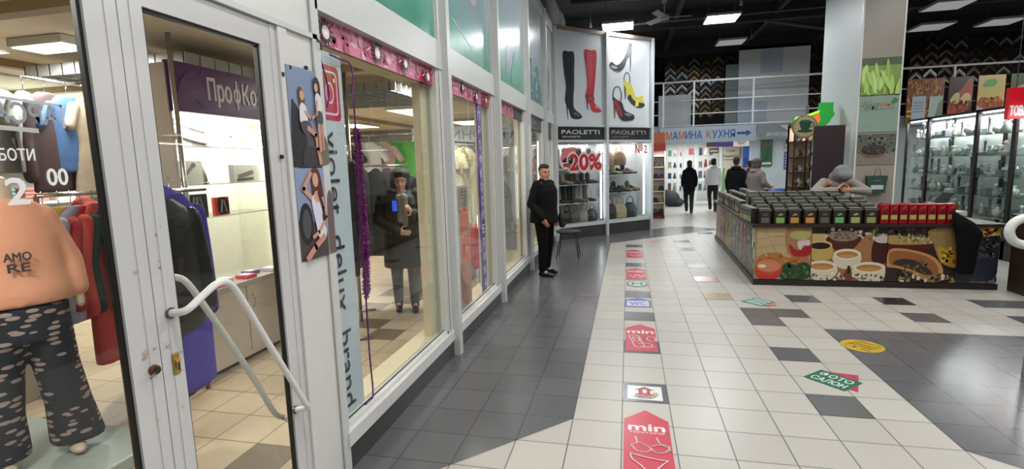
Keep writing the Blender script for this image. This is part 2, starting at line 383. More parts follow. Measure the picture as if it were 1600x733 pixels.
# ================================================================ STOREFRONT (wall plane x = -1.56)
X0 = -1.56
b = B()
b.box((-1.70, 2.44, 0), (-1.548, 11.13, .15), PLINTH)
struct('baseboard_left', b)
b = B()
b.box((-1.68, 2.44, .15), (-1.535, 11.13, .235), WHITE)              # sill beam
b.box((-1.66, 2.44, 2.53), (-1.545, 11.13, 2.76), WHITE2)            # transom beam
b.box((-1.66, -4, 4.4), (-1.545, 11.13, 4.62), WHITE2)
b.box((-1.66, -4, 2.385), (-1.56, 2.44, 4.4), WHITE)                 # panel over the doors
b.box((-1.66, -4, 0), (-1.56, .5, 2.385), WHITE)
b.box((-1.575, .3, 2.375), (-1.545, 2.44, 2.40), WHITE2)
b.box((-1.66, 2.135, 0), (-1.55, 2.2, 2.385), WHITE)                 # door jamb
b.box((-1.64, 2.2, 0), (-1.5605, 2.455, 2.384), WHITE); b.box((-1.66, 2.44, 2.384), (-1.5595, 2.46, 2.53), WHITE)                   # blank strip beside the door
b.box((-1.562, 2.205, 0), (-1.557, 2.208, 2.37), mat('#77777a', .5))
b.box((-1.555, 2.40, 0), (-1.545, 2.46, 2.6), WHITE2)
b.box((-1.66, .5, 0), (-1.56, .56, 2.385), WHITE)
POSTS = [(4.18, 4.40), (5.98, 6.18), (7.93, 8.13), (9.72, 9.92), (11.0, 11.16)]
for i, (y0, y1) in enumerate(POSTS):
    b.box((-1.66, y0, .15), (-1.555, y1, 4.5), WHITE)
    b.box((-1.56, y0 + .09, 0), (-1.49, y0 + .17, 4.55), WHITE2)
    b.box((-1.558, y0 + .02, .24), (-1.552, y0 + .026, 4.4), DARK)
struct('wall_storefront', b)
b = B()    # cream window reveal inside
b.box((-1.82, 2.46, .17), (-1.66, 11.0, .25), CREAM)
b.box((-1.73, 4.03, .25), (-1.66, 4.18, 2.53), CREAM); b.box((-1.76, 5.88, .25), (-1.66, 5.98, 2.53), CREAM)
b.box((-1.80, 2.46, 2.40), (-1.66, 4.18, 2.53), CREAM); b.box((-1.76, 4.4, 2.40), (-1.66, 5.98, 2.53), CREAM)
b.box((-1.72, 7.85, .25), (-1.66, 7.93, 2.53), CREAM)
struct('trim_1', b)
wins = [(2.455, 4.18), (4.40, 5.98), (6.18, 7.93), (8.13, 9.72), (9.92, 11.0)]
for i, (y0, y1) in enumerate(wins):
    b = B(); b.box((-1.612, y0, .235), (-1.606, y1, 2.53), GLASS); struct('window_%d' % (i + 1), b)
    b = B()
    for (a0, a1) in ((y0, y0 + .022), (y1 - .022, y1)): b.box((-1.625, a0, .235), (-1.565, a1, 2.53), WHITE)
    b.box((-1.625, y0, .235), (-1.565, y1, .262), WHITE); b.box((-1.603, y0 + .02, .262), (-1.598, y1 - .02, .270), DARK)
    struct('trim_%d' % (i + 2), b)
# teal posters above the transom
TEAL = gradient('teal_print', [(0, '#3f8a70'), (.15, '#66a093'), (.35, '#8fabb0'), (.6, '#a3b1b9'), (1, '#b3bcc2')], 0, 1.64, .2, .4, 1.6)
tl = ['blue and green glossy poster panel above the nearest shop window', 'blue and green poster panel above the window with the purple banner',
      'blue and green poster panel above the window that reflects the man', 'blue and green poster panel with plants, above the small dark shop sign', '']
for i, (y0, y1) in enumerate(wins[:4]):
    t = thing('wall_poster', tl[i], 'poster', (X0 - .01, y0, 2.76), 0, 'teal posters above the shop windows')
    q = B(); q.box((-.03, 0, 0), (0, y1 - y0, 1.64), TEAL); q.build('panel', t)
    a = Art((0, 0, 0), (0, 1, 0), (0, 0, 1), clip=(y1 - y0, 1.64)); a.d = .002; W_ = y1 - y0
    rr = random.Random(i)
    if i == 0: a.blob([(1.25, .5), (1.4, 1.2), (1.6, 1.3), (1.66, .8), (1.5, .5)], '#3d5566'); a.blob([(.2, .7), (.7, 1.1), (1.1, .8), (.7, .5)], '#8aa0b8')
    if i == 1: a.blob([(.8, .7), (.95, 1.25), (1.1, 1.2), (1.15, .8), (1.0, .6)], '#a99fb0'); a.line([(.25, .3), (.9, .14)], .012, '#bcd5d0')
    if i == 2: a.blob([(.6, .2), (.75, .7), (.9, .5), (.8, .2)], '#7f8f94'); a.line([(.4, 1.5), (.9, 1.3)], .05, '#b06a78'); a.blob([(.9, .1), (1.2, .55), (1.4, .3), (1.35, .1)], '#4d9a80')
    if i == 3: a.blob([(.2, .05), (.4, .6), (.7, .3), (1.0, .7), (1.3, .35), (1.45, .05)], '#4c7c8c'); a.spots(26, (.2, .05, 1.4, .7), .06, ['#9bb04a', '#d9dcc0', '#2f6f4a', '#6f8fc0'], 4); a.line([(.1, 1.55), (.9, 1.2)], .03, '#5c8f96'); a.line([(.2, 1.6), (1.0, 1.3)], .02, '#a86a74')
    a.build('print', t)
t = thing('wall_poster', 'white poster panel with a dark grey boot, last above the side windows', 'poster', (X0 - .01, 9.92, 2.65), 0)
q = B(); q.box((-.03, 0, 0), (0, 1.08, 1.8), mat('#b9c2c6', .2)); q.build('panel', t)
a = Art((0, 0, 0), (0, 1, 0), (0, 0, 1)); a.d = .002
a.blob([(.15, 1.7), (.3, 1.65), (.45, 1.2), (.6, 1.0), (.75, .75), (.6, .3), (.45, .5), (.3, .8), (.2, 1.2)], '#7b7f83'); a.blob([(.3, .25), (.36, .6), (.44, .3), (.6, .1), (.42, .05)], '#3b3d40'); a.blob([(.15, 1.7), (.28, 1.72), (.27, 1.55), (.18, 1.55)], '#2f3540')
a.build('print', t)

# ---- pink floral banners
def floral(y0, y1, z0, z1, label, bursts, extra=None):
    a = Art((-1.602, y0, z0), (0, 1, 0), (0, 0, 1), clip=(y1 - y0, z1 - z0)); W_ = y1 - y0; h = z1 - z0
    a.rect(0, 0, W_, h, '#c4718a'); a.spots(int(W_ * 40), (.03, .02, W_ - .03, h - .02), .05, ['#b75b78', '#d08aa0', '#c96a86', '#d9a3b2', '#a8405e'], 3)
    if W_ > 1.2: a.blob([(W_ - .3, .01), (W_ - .2, h * .5), (W_ - .22, h - .02), (W_ - .02, h - .01), (W_ - .01, .01)], '#b2263c'); 
    for (u, v, r) in bursts:
        for k in range(14):
            an = 2 * math.pi * k / 14 + .2; r2 = r * (1.0 if k % 2 else .8)
            a.poly([(u + r * .4 * math.cos(an - .26), v + r * .4 * math.sin(an - .26)), (u + r2 * math.cos(an), v + r2 * math.sin(an)), (u + r * .4 * math.cos(an + .26), v + r * .4 * math.sin(an + .26))], '#1c1a22', False)
        a.d += a.step; a.ell(u, v, r * .5, r * .5, '#1c1a22'); a.ell(u, v, r * .36, r * .36, '#e6c9d2'); a.ell(u, v, r * .18, r * .18, '#f3e6ea')
        for k in range(5): an = k * 1.26 + .5; a.line([(u + r * math.cos(an), v + r * math.sin(an)), (u + r * 1.5 * math.cos(an + .2), v + r * 1.4 * math.sin(an + .2))], .008, '#e0aebb')
    return a.build('banner', label=label, cat='banner', group='pink floral banners over the windows')
floral(2.46, 4.175, 2.385, 2.54, 'pink floral window banner with dark starburst flowers above the tinsel-edged brand banner', [(.14, .07, .10), (.72, .075, .10), (1.14, .08, .08), (1.55, .05, .085)])
floral(4.41, 5.97, 2.385, 2.54, 'pink floral window banner above the purple letter banner', [(.15, .05, .085), (.55, .1, .085), (1.0, .06, .09), (1.35, .06, .08)])
floral(6.2, 7.3, 2.385, 2.54, 'short pink floral window banner, right of the purple letter banner', [(.3, .07, .05), (.8, .08, .05)])
a = Art((-1.603, 7.3, 2.36), (0, 1, 0), (0, 0, 1)); a.rect(0, 0, .62, .17, '#3a3438'); a.build('dark_strip', label='dark brown strip beside the short pink banner', cat='banner')
t = thing('shop_sign', 'small black shop sign with pale lettering above the window behind the man', 'sign', (-1.60, 8.15, 2.28)); a = Art((0, 0, 0), (0, 1, 0), (0, 0, 1))
q = B(); q.box((-.02, 0, 0), (0, 1.55, .27), mat('#2a2c2f', .3)); q.build('board', t); a.d = .002
a.text('JS', .55, .1, 1.0, .24, '#9a9ea2', 0); a.line([(.2, .06), (.5, .12), (.9, .04), (1.3, .08)], .01, '#9a9ea2', sm=5); a.text('Jeans', .4, .02, 1.2, .08, '#8b8f93', 0); a.build('lettering', t)
t = thing('shop_sign', 'blank black sign strip at the far end of the side windows', 'sign', (-1.60, 9.95, 2.2)); q = B(); q.box((-.02, 0, 0), (0, 1.03, .3), mat('#26282b', .3)); q.build('board', t)

# ---- Doors
def door(n, y0, y1, st0, st1):
    t = bpy.data.objects.new('door_%d' % n, None); C.objects.link(t); t['kind'] = 'structure'
    q = B(); DW = mat('#c2c2c2', .22, var=.05, scale=6)
    q.box((-1.600, y0, .02), (-1.562, y0 + st0, 2.372), DW); q.box((-1.600, y1 - st1, .02), (-1.562, y1, 2.372), DW)
    q.box((-1.600, y0 + st0, 2.27), (-1.562, y1 - st1, 2.372), DW); q.box((-1.600, y0 + st0, .02), (-1.562, y1 - st1, .16), DW)
    for (yy) in (y0 + st0 * .45, y1 - st1 * .4): q.box((-1.5622, yy, .02), (-1.5585, yy + st0 * .25, 2.37), DW)
    q.build('door_frame', t)
    q = B()
    for (a0, a1, c0, c1) in ((y0 + st0, y0 + st0 + .012, .16, 2.27), (y1 - st1 - .012, y1 - st1, .16, 2.27), (y0 + st0, y1 - st1, .16, .172), (y0 + st0, y1 - st1, 2.258, 2.27)): q.box((-1.590, a0, c0), (-1.572, a1, c1), BLACK)
    q.build('gasket', t)
    q = B(); q.box((-1.584, y0 + st0, .16), (-1.578, y1 - st1, 2.27), GLASS); q.build('pane', t)
    return t
d1 = door(1, .565, 1.372, .1, .105); d2 = door(2, 1.376, 2.132, .087, .107)
# pull bars on the right leaf
def P_(px, X): return wx(px[0], px[1], X)
XB = -1.488
pts = [Vector((-1.56, 1.428, 1.238))] + [P_(p, XB) for p in [(291, 485), (317, 462), (340, 443), (358, 443), (376, 465), (414, 528), (455, 594), (476, 628)]]
pts += [Vector((-1.50, pts[-1].y + .035, pts[-1].z - .045)), Vector((-1.56, pts[-1].y + .02, pts[-1].z - .055))]
q = B(); q.tube(smooth(pts, 5), .0135, mat('#d5d5d2', .25), 12)
q.cone(pts[0] + Vector((-.002, 0, 0)), pts[0] + Vector((.006, 0, 0)), .02, .02, STEEL); q.cone(pts[-1], pts[-1] + Vector((.006, 0, 0)), .02, .02, STEEL)
q.build('door_handle', d2)
XI = -1.715
pts = [Vector((-1.600, 1.43, 1.36))] + [P_(p, XI) for p in [(276, 434), (294, 444), (322, 482), (368, 548), (404, 604), (429, 645), (445, 653)]] + [Vector((-1.600, 2.06, .5))]
q = B(); q.tube(smooth(pts, 5), .0135, mat('#c9c9c4', .25), 12); q.build('door_handle', d2)
q = B()   # lock plate with key slot, cylinder
c = wx(275, 568, -1.56); q.bbox((-1.562, c.y - .014, c.z - .04), (-1.555, c.y + .014, c.z + .04), mat('#a89058', .35, .8), .004)
q.cone((-1.556, c.y, c.z + .012), (-1.546, c.y, c.z + .012), .009, .009, mat('#d8b44a', .25, 1)); q.box((-1.548, c.y - .003, c.z - .022), (-1.545, c.y + .003, c.z + .008), mat('#3a2f14', .4)); q.build('lock_plate', d2, label='brass lock plate')
c = wx(240, 578, -1.56); q = B(); q.cone((-1.562, c.y, c.z), (-1.545, c.y, c.z), .019, .015, mat('#6a4a35', .4, .7)); q.cone((-1.546, c.y, c.z), (-1.538, c.y, c.z), .010, .009, mat('#3d2c22', .4, .6)); q.tube([(-1.54, c.y - .005, c.z), (-1.53, c.y - .04, c.z - .012)], .003, STEEL, 6); q.build('lock_knob', d1, label='worn bronze lock')
q = Art((-1.5615, 0, 0), (0, 1, 0), (0, 0, 1), .0004)   # chipped paint and grime on the stiles
def grime(px, py, r, c, sd, sq=.6):
    p = wx(px, py, -1.56); rr = random.Random(sd); q.blob([(p.y + r * math.cos(k) * rr.uniform(.6, 1.2), p.z + r * sq * math.sin(k) * rr.uniform(.6, 1.2)) for k in (0, 1, 2, 3, 4, 5)], c)
for k, g in enumerate([(213, 426, .011, '#b09c84'), (252, 418, .012, '#a08c70'), (285, 578, .004, '#8f7c66'), (248, 408, .004, '#8c7a64'), (230, 550, .016, '#b5a190'), (226, 560, .010, '#a8917c'), (245, 365, .008, '#a9998a'), (250, 355, .005, '#9a8878'), (285, 635, .008, '#b3a79a'), (262, 541, .008, '#a39584'), (247, 656, .008, '#b5ada0'), (282, 550, .006, '#8f8070'), (240, 545, .007, '#a8927c')]): grime(*g, k)
q.build('paint_wear', d1)
# vents / numbers on glass of the left leaf
def on_glass(px, py, X=-1.577): return wx(px, py, X)
a = Art((-1.577, 0, 0), (0, 1, 0), (0, 0, 1)); WP = mat('#e8e8e6', .5)
p0 = on_glass(13, 320); p1 = on_glass(41, 278); a.text('2', p0.y, p0.z, p1.y, p1.z, WP, .03)
p0 = on_glass(75, 290); p1 = on_glass(104, 270); a.text('00', p0.y, p0.z, p1.y, p1.z + .012, WP, .03)
p0 = on_glass(-2, 251); p1 = on_glass(52, 236); a.text('БОТИ', p0.y, p0.z, p1.y, p1.z + .006, WP, .02)
a.build('opening_hours', label='white opening hours lettering on the left glass door', cat='lettering')
a = Art((-1.577, 0, 0), (0, 1, 0), (0, 0, 1)); p0 = on_glass(-40, 188); p1 = on_glass(88, 166)
a.text('АРСАЧ', p0.y, p0.z, p1.y, p1.z, '#8f99a3', .03, mirror=True); a.line([(p0.y, p1.z + .012), (p1.y + .01, p1.z + .002), (p1.y + .012, p0.z - .005)], .007, '#b4bcc4'); a.line([(p0.y, p0.z - .012), (p1.y - .06, p0.z - .018)], .012, '#b7b7b2')
a.build('window_lettering', label='pale outlined mirror-written lettering high on the left glass door', cat='lettering')
for (y, z, k) in ((2.43, 2.36, 'lower'), (2.4, 2.62, 'upper')):
    q = B(); q.bbox((-1.56, y - .022, z - .05), (-1.548, y + .022, z + .05), WHITE2, .004); q.tube([(-1.548, y, z + .03), (-1.53, y + .01, z), (-1.54, y + .03, z - .03)], .004, DARK, 6); q.tube([(-1.545, y, z + .01), (-1.535, y + .03, z + .015)], .003, DARK, 6)
    q.build('wall_hook', label='small dark wire hook on white plate, %s of two beside the brand banner' % k, cat='hook', group='hooks beside the brand banner')
for k, (px, py) in enumerate([(452, 105), (478, 106), (441, 116), (455, 158), (440, 245)]):
    p = wx(px, py, -1.553); q = B(); q.bbox((-1.557, p.y - .008, p.z - .009), (-1.545, p.y + .008, p.z + .009), BLACK, .002)
    q.build('poster_clip', label='small black clip holding the beach photo poster, %s from the top' % ORD[k], cat='clip', group='clips on the photo posters')
# ================================================================ POSTERS, BRAND BANNER, TINSEL
def phat(name, label, pts4, draw):   # poster hung on the strip, corners from the wall
    return None
y0, y1 = 2.165, 2.46
t = thing('photo_poster', 'upper photo poster, two people in white tops before a blue sky', 'poster', (-1.548, y0, 1.735)); W_ = .30; h = .475
q = B(); q.box((-.004, 0, 0), (0, W_, h), mat('#6b7480', .4)); q.build('sheet', t)
a = Art((0, 0, 0), (0, 1, 0), (0, 0, 1), clip=(W_, h)); a.d = .001
a.rect(0, 0, W_, h, '#7a8aa6'); a.rect(0, 0, W_, .16, '#4e4b50'); a.blob([(0, .1), (.02, .3), (.08, .26), (.12, .12), (.1, .02), (0, 0)], '#28262b'); a.blob([(.17, .02), (.2, .14), (.28, .15), (.3, .02)], '#6f675f'); a.blob([(.08, .0), (.1, .1), (.2, .08), (.2, 0)], '#3a383c')
a.blob([(.075, .30), (.07, .36), (.09, .385), (.115, .36), (.12, .31), (.1, .28)], '#5a3a2a'); a.ell(.1, .345, .017, .024, '#c89a80')
a.blob([(.07, .22), (.075, .29), (.1, .31), (.13, .28), (.13, .22), (.1, .19)], '#d8d5d6'); a.blob([(.07, .21), (.13, .225), (.16, .19), (.1, .16)], '#4a4650')
a.line([(.13, .19), (.19, .16), (.2, .09), (.215, .02)], .026, '#c09078'); a.line([(.115, .27), (.16, .235), (.2, .26)], .014, '#c89a80')
a.blob([(.2, .37), (.2, .43), (.225, .45), (.25, .42), (.25, .35), (.23, .34)], '#2f211b'); a.ell(.215, .395, .015, .022, '#c89a80')
a.blob([(.205, .27), (.2, .34), (.22, .37), (.25, .345), (.245, .27)], '#d5d3d6'); a.blob([(.2, .215), (.205, .275), (.25, .275), (.25, .215)], '#4c4a52')
a.line([(.215, .21), (.215, .08)], .022, '#c09078'); a.line([(.24, .21), (.24, .09)], .02, '#b5866e'); a.line([(.21, .33), (.2, .26)], .013, '#c89a80')
a.build('print', t)
t = thing('photo_poster', 'lower photo poster, person in a white dress beside a dark wheel', 'poster', (-1.548, y0, 1.275)); h = .455
q = B(); q.box((-.004, 0, 0), (0, W_, h), mat('#6b7480', .4)); q.build('sheet', t)
a = Art((0, 0, 0), (0, 1, 0), (0, 0, 1), clip=(W_, h)); a.d = .001
a.rect(0, 0, W_, h, '#8793b3'); a.blob([(0, 0), (0, .2), (.1, .2), (.2, .12), (.3, .14), (.3, 0)], '#4a4244'); a.ell(.06, .18, .055, .105, '#26272b'); a.ell(.06, .18, .035, .075, '#4a4c52'); a.blob([(.24, 0), (.25, .3), (.3, .3), (.3, 0)], '#6d5a5c')
a.blob([(.13, .28), (.12, .42), (.16, .46), (.2, .42), (.22, .3), (.235, .2), (.2, .17), (.19, .27), (.17, .33), (.15, .26)], '#5a3026'); a.ell(.155, .395, .024, .036, '#cfa08a')
a.line([(.12, .3), (.05, .355), (.12, .43)], .026, '#c49480'); a.blob([(.115, .24), (.11, .3), (.14, .325), (.19, .31), (.2, .25), (.19, .19), (.22, .13), (.2, .09), (.15, .1), (.13, .18)], '#d5d2e0'); a.blob([(.13, .3), (.14, .335), (.17, .335), (.185, .3), (.16, .28)], '#c99c86')
a.line([(.2, .3), (.225, .2), (.15, .13), (.1, .11)], .02, '#c49480'); a.line([(.19, .1), (.11, .06), (.04, .01)], .034, '#c08c7c'); a.line([(.17, .33), (.2, .25), (.205, .19)], .02, '#4c271f')
a.build('print', t)
y0, y1 = 2.47, 2.765
t = thing('brand_banner', 'tall white banner with camera logo and vertical lettering edged in purple tinsel', 'banner', (-1.616, y0, .27)); W_ = y1 - y0; h = 2.09
q = B(); q.box((-.006, 0, 0), (0, W_, h), mat('#c3ccd4', .35, var=.03)); q.build('sheet', t)
a = Art((0, 0, 0), (0, 1, 0), (0, 0, 1)); a.d = .001
p = wx(526, 142, -1.616); u = p.y - y0 ; v = p.z - .27
def rrect(u, v, w_, h_, r, c):
    pts = []
    for (sx, sy, a0) in ((1, 1, 0), (-1, 1, 1), (-1, -1, 2), (1, -1, 3)):
        for k in range(6): an = (a0 + k / 5) * math.pi / 2; pts.append((u + sx * (w_ - r) + r * math.cos(an), v + sy * (h_ - r) + r * math.sin(an)))
    a.poly(pts, c)
GR = gradient('logo_print', [(0, '#a8408c'), (.45, '#c42a50'), (.8, '#b8364a'), (1, '#b5502f')], 1.55, 1.95, .3, .1)
u = .155; v = 1.87; rrect(u, v, .105, .15, .03, GR); rrect(u, v, .082, .12, .028, '#e3d3da'); rrect(u, v, .071, .108, .024, GR)
a.ell(u, v, .042, .06, '#e3d3da'); a.ell(u, v, .031, .048, GR); a.ell(u + .048, v + .072, .01, .013, '#e3d3da')
a.text('violet_delux_brand', .055, .05, .19, 1.66, '#2a2a30', -.002, rot=1)
a.build('lettering', t)
def tinsel(path, r, n, label, name, cols=('#7a2a8c', '#93389f', '#5a1f6c', '#a14aa8')):
    rr = random.Random(5); q = B(); pts = [Vector(p) for p in path]; L = sum((b_ - a_).length for a_, b_ in zip(pts, pts[1:])); ms = [mat(c, .28, .55) for c in cols]
    q.tube(pts, r * .3, ms[2], 6)
    for a_, b_ in zip(pts, pts[1:]):
        k = max(1, int(n * (b_ - a_).length / L))
        for i in range(k):
            p = a_.lerp(b_, rr.random()); d = Vector((rr.gauss(0, 1), rr.gauss(0, 1), rr.gauss(0, 1))).normalized(); d.x *= .6; e = d.cross(Vector((rr.gauss(0, 1), 1, rr.gauss(0, 1)))).normalized() * r * .13
            q.add([p - e, p + e, p + d * r * rr.uniform(.6, 1.1)], [(0, 1, 2)], rr.choice(ms))
    return q.build(name, label=label, cat='tinsel garland')
XT = -1.59
pa = [wx(x, y, XT) for x, y in [(497, 75), (503, 100), (510, 125), (514, 150), (511, 168)]]
tinsel(smooth(pa, 3), .013, 500, 'thin purple tinsel strand hanging over the left edge of the camera logo', 'tinsel_garland')
pa = [wx(x, y, XT) for x, y in [(515, 85), (530, 92), (547, 100), (551, 125), (553, 170), (558, 230), (562, 300), (566, 380), (570, 440), (574, 500), (578, 560), (583, 615), (577, 628), (571, 632)]]
tinsel(smooth(pa, 3), .016, 2600, 'purple tinsel garland running down the right edge of the tall white banner', 'tinsel_garland', ('#8a2f86', '#a83a90', '#5a1f5c', '#b04a9a'))
pa = [wx(x, y, -1.63) for x, y in [(557, 205), (560, 240), (564, 300), (568, 350), (571, 400), (573, 460)]]
tinsel(smooth(pa, 3), .05, 5200, 'wide magenta tinsel curtain behind the banner edge in the first window', 'tinsel_garland', ('#9a1f8c', '#b82aa0', '#6c1464', '#7a1a80'))
# purple vertical banner of stacked letters
t = thing('letter_banner', 'narrow purple banner of stacked white letters in the second window', 'banner', (-1.622, 5.50, .27)); W_ = .2; h = 2.14
q = B(); q.box((-.004, 0, 0), (0, W_, h), mat('#5f3a94', .4, var=.05)); q.build('sheet', t)
a = Art((0, 0, 0), (0, 1, 0), (0, 0, 1)); a.d = .001
for k, ch in enumerate('ПРОФКОСМЕТИКА'):
    v1 = h - .1 - k * .158; a.text(ch, .055, v1 - .095, .145, v1, '#ddd3e8', .03)
a.build('lettering', t)
# orange-white printed banner low in second window
t = thing('printed_banner', 'orange banner with white figures standing low in the second window', 'banner', (-1.635, 4.72, .27)); q = B()
q.box((-.004, 0, 0), (0, .42, 1.25), mat('#b5aaa4', .5)); q.build('sheet', t)
a = Art((0, 0, 0), (0, 1, 0), (0, 0, 1)); a.d = .001
a.rect(.12, .2, .40, 1.02, '#d0623c'); a.blob([(.1, .1), (.12, .5), (.3, .45), (.4, .3), (.38, .02)], '#c08468'); a.text('торис', .1, .72, .36, .78, '#e4d2c8', .02, shear=.2)
for k in range(5): a.line([(.12 + k * .06, 1.02), (.16 + k * .05, 1.12), (.13 + k * .06, 1.24)], .02, '#d9a08c' if k % 2 else '#e5d8d2', sm=4)
for k in range(6): a.line([(.02 + k * .03, .45 - k * .05), (.1 + k * .04, .2), (.06 + k * .05, .02)], .008, '#8a6a64', sm=4)
a.ell(.26, .6, .05, .04, '#d09a80'); a.build('print', t)
t = thing('price_sign', 'red percent sale sign inside the window behind the man', 'sign', (-1.66, 8.3, 1.45)); q = B(); q.box((-.004, 0, 0), (0, .9, .42), mat('#d8cfcf', .5)); q.build('sheet', t)
a = Art((0, 0, 0), (0, 1, 0), (0, 0, 1)); a.d = .001; a.text('-20%', .06, .06, .84, .36, '#c23040', .05); a.build('lettering', t)
# ================================================================ HUMANS
SKIN = mat('#b98468', .5, var=.06, scale=8)
def hand(q, wrist, d, lat, curl, m, s=1.0, bend=.5):
    d = Vector(d).normalized(); lat = Vector(lat); lat = (lat - d * lat.dot(d)).normalized(); n = d.cross(lat)
    if n.dot(Vector(curl)) < 0: n = -n
    R = Matrix((lat, n, d)).transposed()
    w_ = Vector(wrist); q.ell(w_ + d * .05 * s, (.040 * s, .016 * s, .052 * s), m, 12, R)
    for k, L in enumerate((.07, .08, .074, .058)):
        o = w_ + d * .088 * s + lat * (-.03 + .02 * k) * s; a1 = (d + n * bend * .5).normalized(); a2 = (d + n * bend * 1.8).normalized()
        m1 = o + a1 * L * .5 * s; q.caps(o, m1, .0092 * s, .0085 * s, m, 8); q.caps(m1, m1 + a2 * L * .48 * s, .0085 * s, .007 * s, m, 8)
    o = w_ + d * .03 * s - lat * .034 * s; m1 = o + (d * .6 - lat * .8 + n * .3).normalized() * .04 * s
    q.caps(o, m1, .012 * s, .010 * s, m, 8); q.caps(m1, m1 + (d * .9 - lat * .2 + n * .5).normalized() * .035 * s, .010 * s, .008 * s, m, 8)
def human(name_label, loc, rz, cfg):
    """local frame: faces -Y, x to its left. cfg holds joints and clothing."""
    g = dict(sh=1.42, neck=1.47, head=(0, -.02, 1.60), pel=.95, lean=0, vox=.012, tilt=0, turn=0, sw=.185)
    g.update(cfg); m = g.get('skin', SKIN); t = thing('person', name_label, 'person', loc, rz, g.get('group'))
    sc = g.get('scale', 1); t.scale = (sc,) * 3
    arms = g['arms']; legs = g.get('legs', {1: [(.09, 0, .92), (.1, -.01, .5), (.11, .03, .09)], -1: [(-.09, 0, .92), (-.1, -.01, .5), (-.11, .03, .09)]})
    ch = Vector(g.get('chest', (0, 0, 1.28))); nk = Vector(g.get('neckp', (0, 0, 1.46))); pel = Vector(g.get('pelp', (0, 0, .97)))
    q = B(); HM = Matrix.Translation(Vector(g['head'])) @ Matrix.Rotation(g['turn'], 4, 'Z') @ Matrix.Rotation(g['tilt'], 4, 'X')
    R3 = HM.to_3x3()
    def he(c, r, mm=m, n=16): q.ell(HM @ Vector(c), r, mm, n, R3)
    he((0, .012, .035), (.076, .094, .092)); he((0, -.03, -.03), (.062, .066, .088)); he((0, -.07, -.098), (.03, .028, .024)); he((0, -.035, -.075), (.052, .05, .05))
    q.caps(HM @ Vector((0, -.098, .008)), HM @ Vector((0, -.118, -.032)), .009, .014, m, 8); he((0, -.106, -.036), (.019, .012, .01), m, 8)
    for s in (1, -1):
        he((s * .077, .008, -.01), (.011, .02, .032), m, 8); he((s * .034, -.072, -.03), (.022, .02, .02), m, 8); q.caps(HM @ Vector((s * .012, -.092, .03)), HM @ Vector((s * .05, -.078, .028)), .0085, .007, m, 8)
    he((0, -.096, -.062), (.024, .01, .007), m, 8); he((0, -.094, -.075), (.02, .01, .008), m, 8)
    q.caps(HM @ Vector((0, .01, -.07)), nk, .056, .062, m, 14)
    q.caps(nk, ch, .075, .13, m, 14); q.caps(ch, pel, .135, .13, m, 14)
    for s in (1, -1):
        S = Vector(g.get('shp', {}).get(s, (s * g['sw'], 0, g['sh']))); E_, W_ = Vector(arms[s][0]), Vector(arms[s][1])
        q.caps(S, nk + Vector((0, 0, -.05)), .06, .05, m, 10); q.caps(S, E_, .052, .042, m, 10); q.caps(E_, W_, .042, .028, m, 10)
        if g.get('hands', True): hand(q, W_, arms[s][2], arms[s][3], arms[s][4], m, 1.0, g.get('bend', .5))
        h, k, a_ = [Vector(v) for v in legs[s]]; q.caps(pel + Vector((s * .06, 0, 0)), h, .1, .09, m, 12); q.caps(h, k, .088, .058, m, 12); q.caps(k, a_, .055, .038, m, 12); q.caps(a_, a_ + Vector((0, -.1, -.05)), .035, .03, m, 10)
    rbuild(q, g['vox'] * .75, 'body', t, m, 3)
    # eyes
    if g.get('face', True):
        for s in (1, -1): q = B(); q.ell(HM @ Vector((s * .03, -.0895, .004)), (.011, .006, .006), mat('#2a201c', .2), 8, R3); q.build('eye', t)
        q = B(); q.ell(HM @ Vector((0, -.1045, -.068)), (.02, .006, .004), mat('#8a4a44', .5), 8, R3); q.build('lips', t)
        for s in (1, -1):
            q = B(); q.tube([HM @ Vector((s * .012, -.1005, .03)), HM @ Vector((s * .032, -.0975, .034)), HM @ Vector((s * .05, -.085, .028))], .0035, g['hair'], 6); q.build('eyebrow', t)
    # hair
    q = B(); hm = g['hair']; st = g.get('style', 'short')
    if st == 'short':
        he((0, .035, .055), (.083, .085, .085), hm); he((0, -.01, .095), (.07, .075, .045), hm); he((0, .07, .0), (.068, .045, .06), hm)
    elif st == 'bushy':
        he((0, .02, .08), (.115, .12, .075), hm); he((0, .07, -.02), (.1, .07, .11), hm)
        for k in range(26): an = k * .51; he((.095 * math.cos(an), .02 + .1 * math.sin(an), .065 + .03 * math.sin(k * 2.3)), (.034, .034, .032), hm, 8)
        for s in (1, -1): he((s * .088, .0, -.01), (.03, .045, .08), hm)
    elif st == 'bob':
        he((0, .03, .09), (.125, .115, .075), hm); he((0, .06, -.01), (.115, .08, .11), hm)
        for k in range(14): an = -.3 + k * .27; he((.092 * math.cos(an), .03 + .08 * math.sin(an), .055 + .02 * math.sin(k * 2.3)), (.03, .032, .035), hm, 8)
        he((0, -.055, .11), (.075, .045, .03), hm)
        for s in (1, -1): he((s * .098, .025, -.005), (.034, .05, .08), hm)
    elif st == 'long':
        he((0, .03, .055), (.088, .09, .085), hm); he((0, .07, -.04), (.082, .055, .13), hm); he((0, .08, -.13), (.07, .045, .1), hm)
    if st != 'none': rbuild(q, .008, 'hair', t, hm, 3)
    if st == 'hood' or g.get('hood'):
        pass
    cm = g['coat']; f = g.get('fat', 1.0); q = B(); hem = g.get('hem', .75)
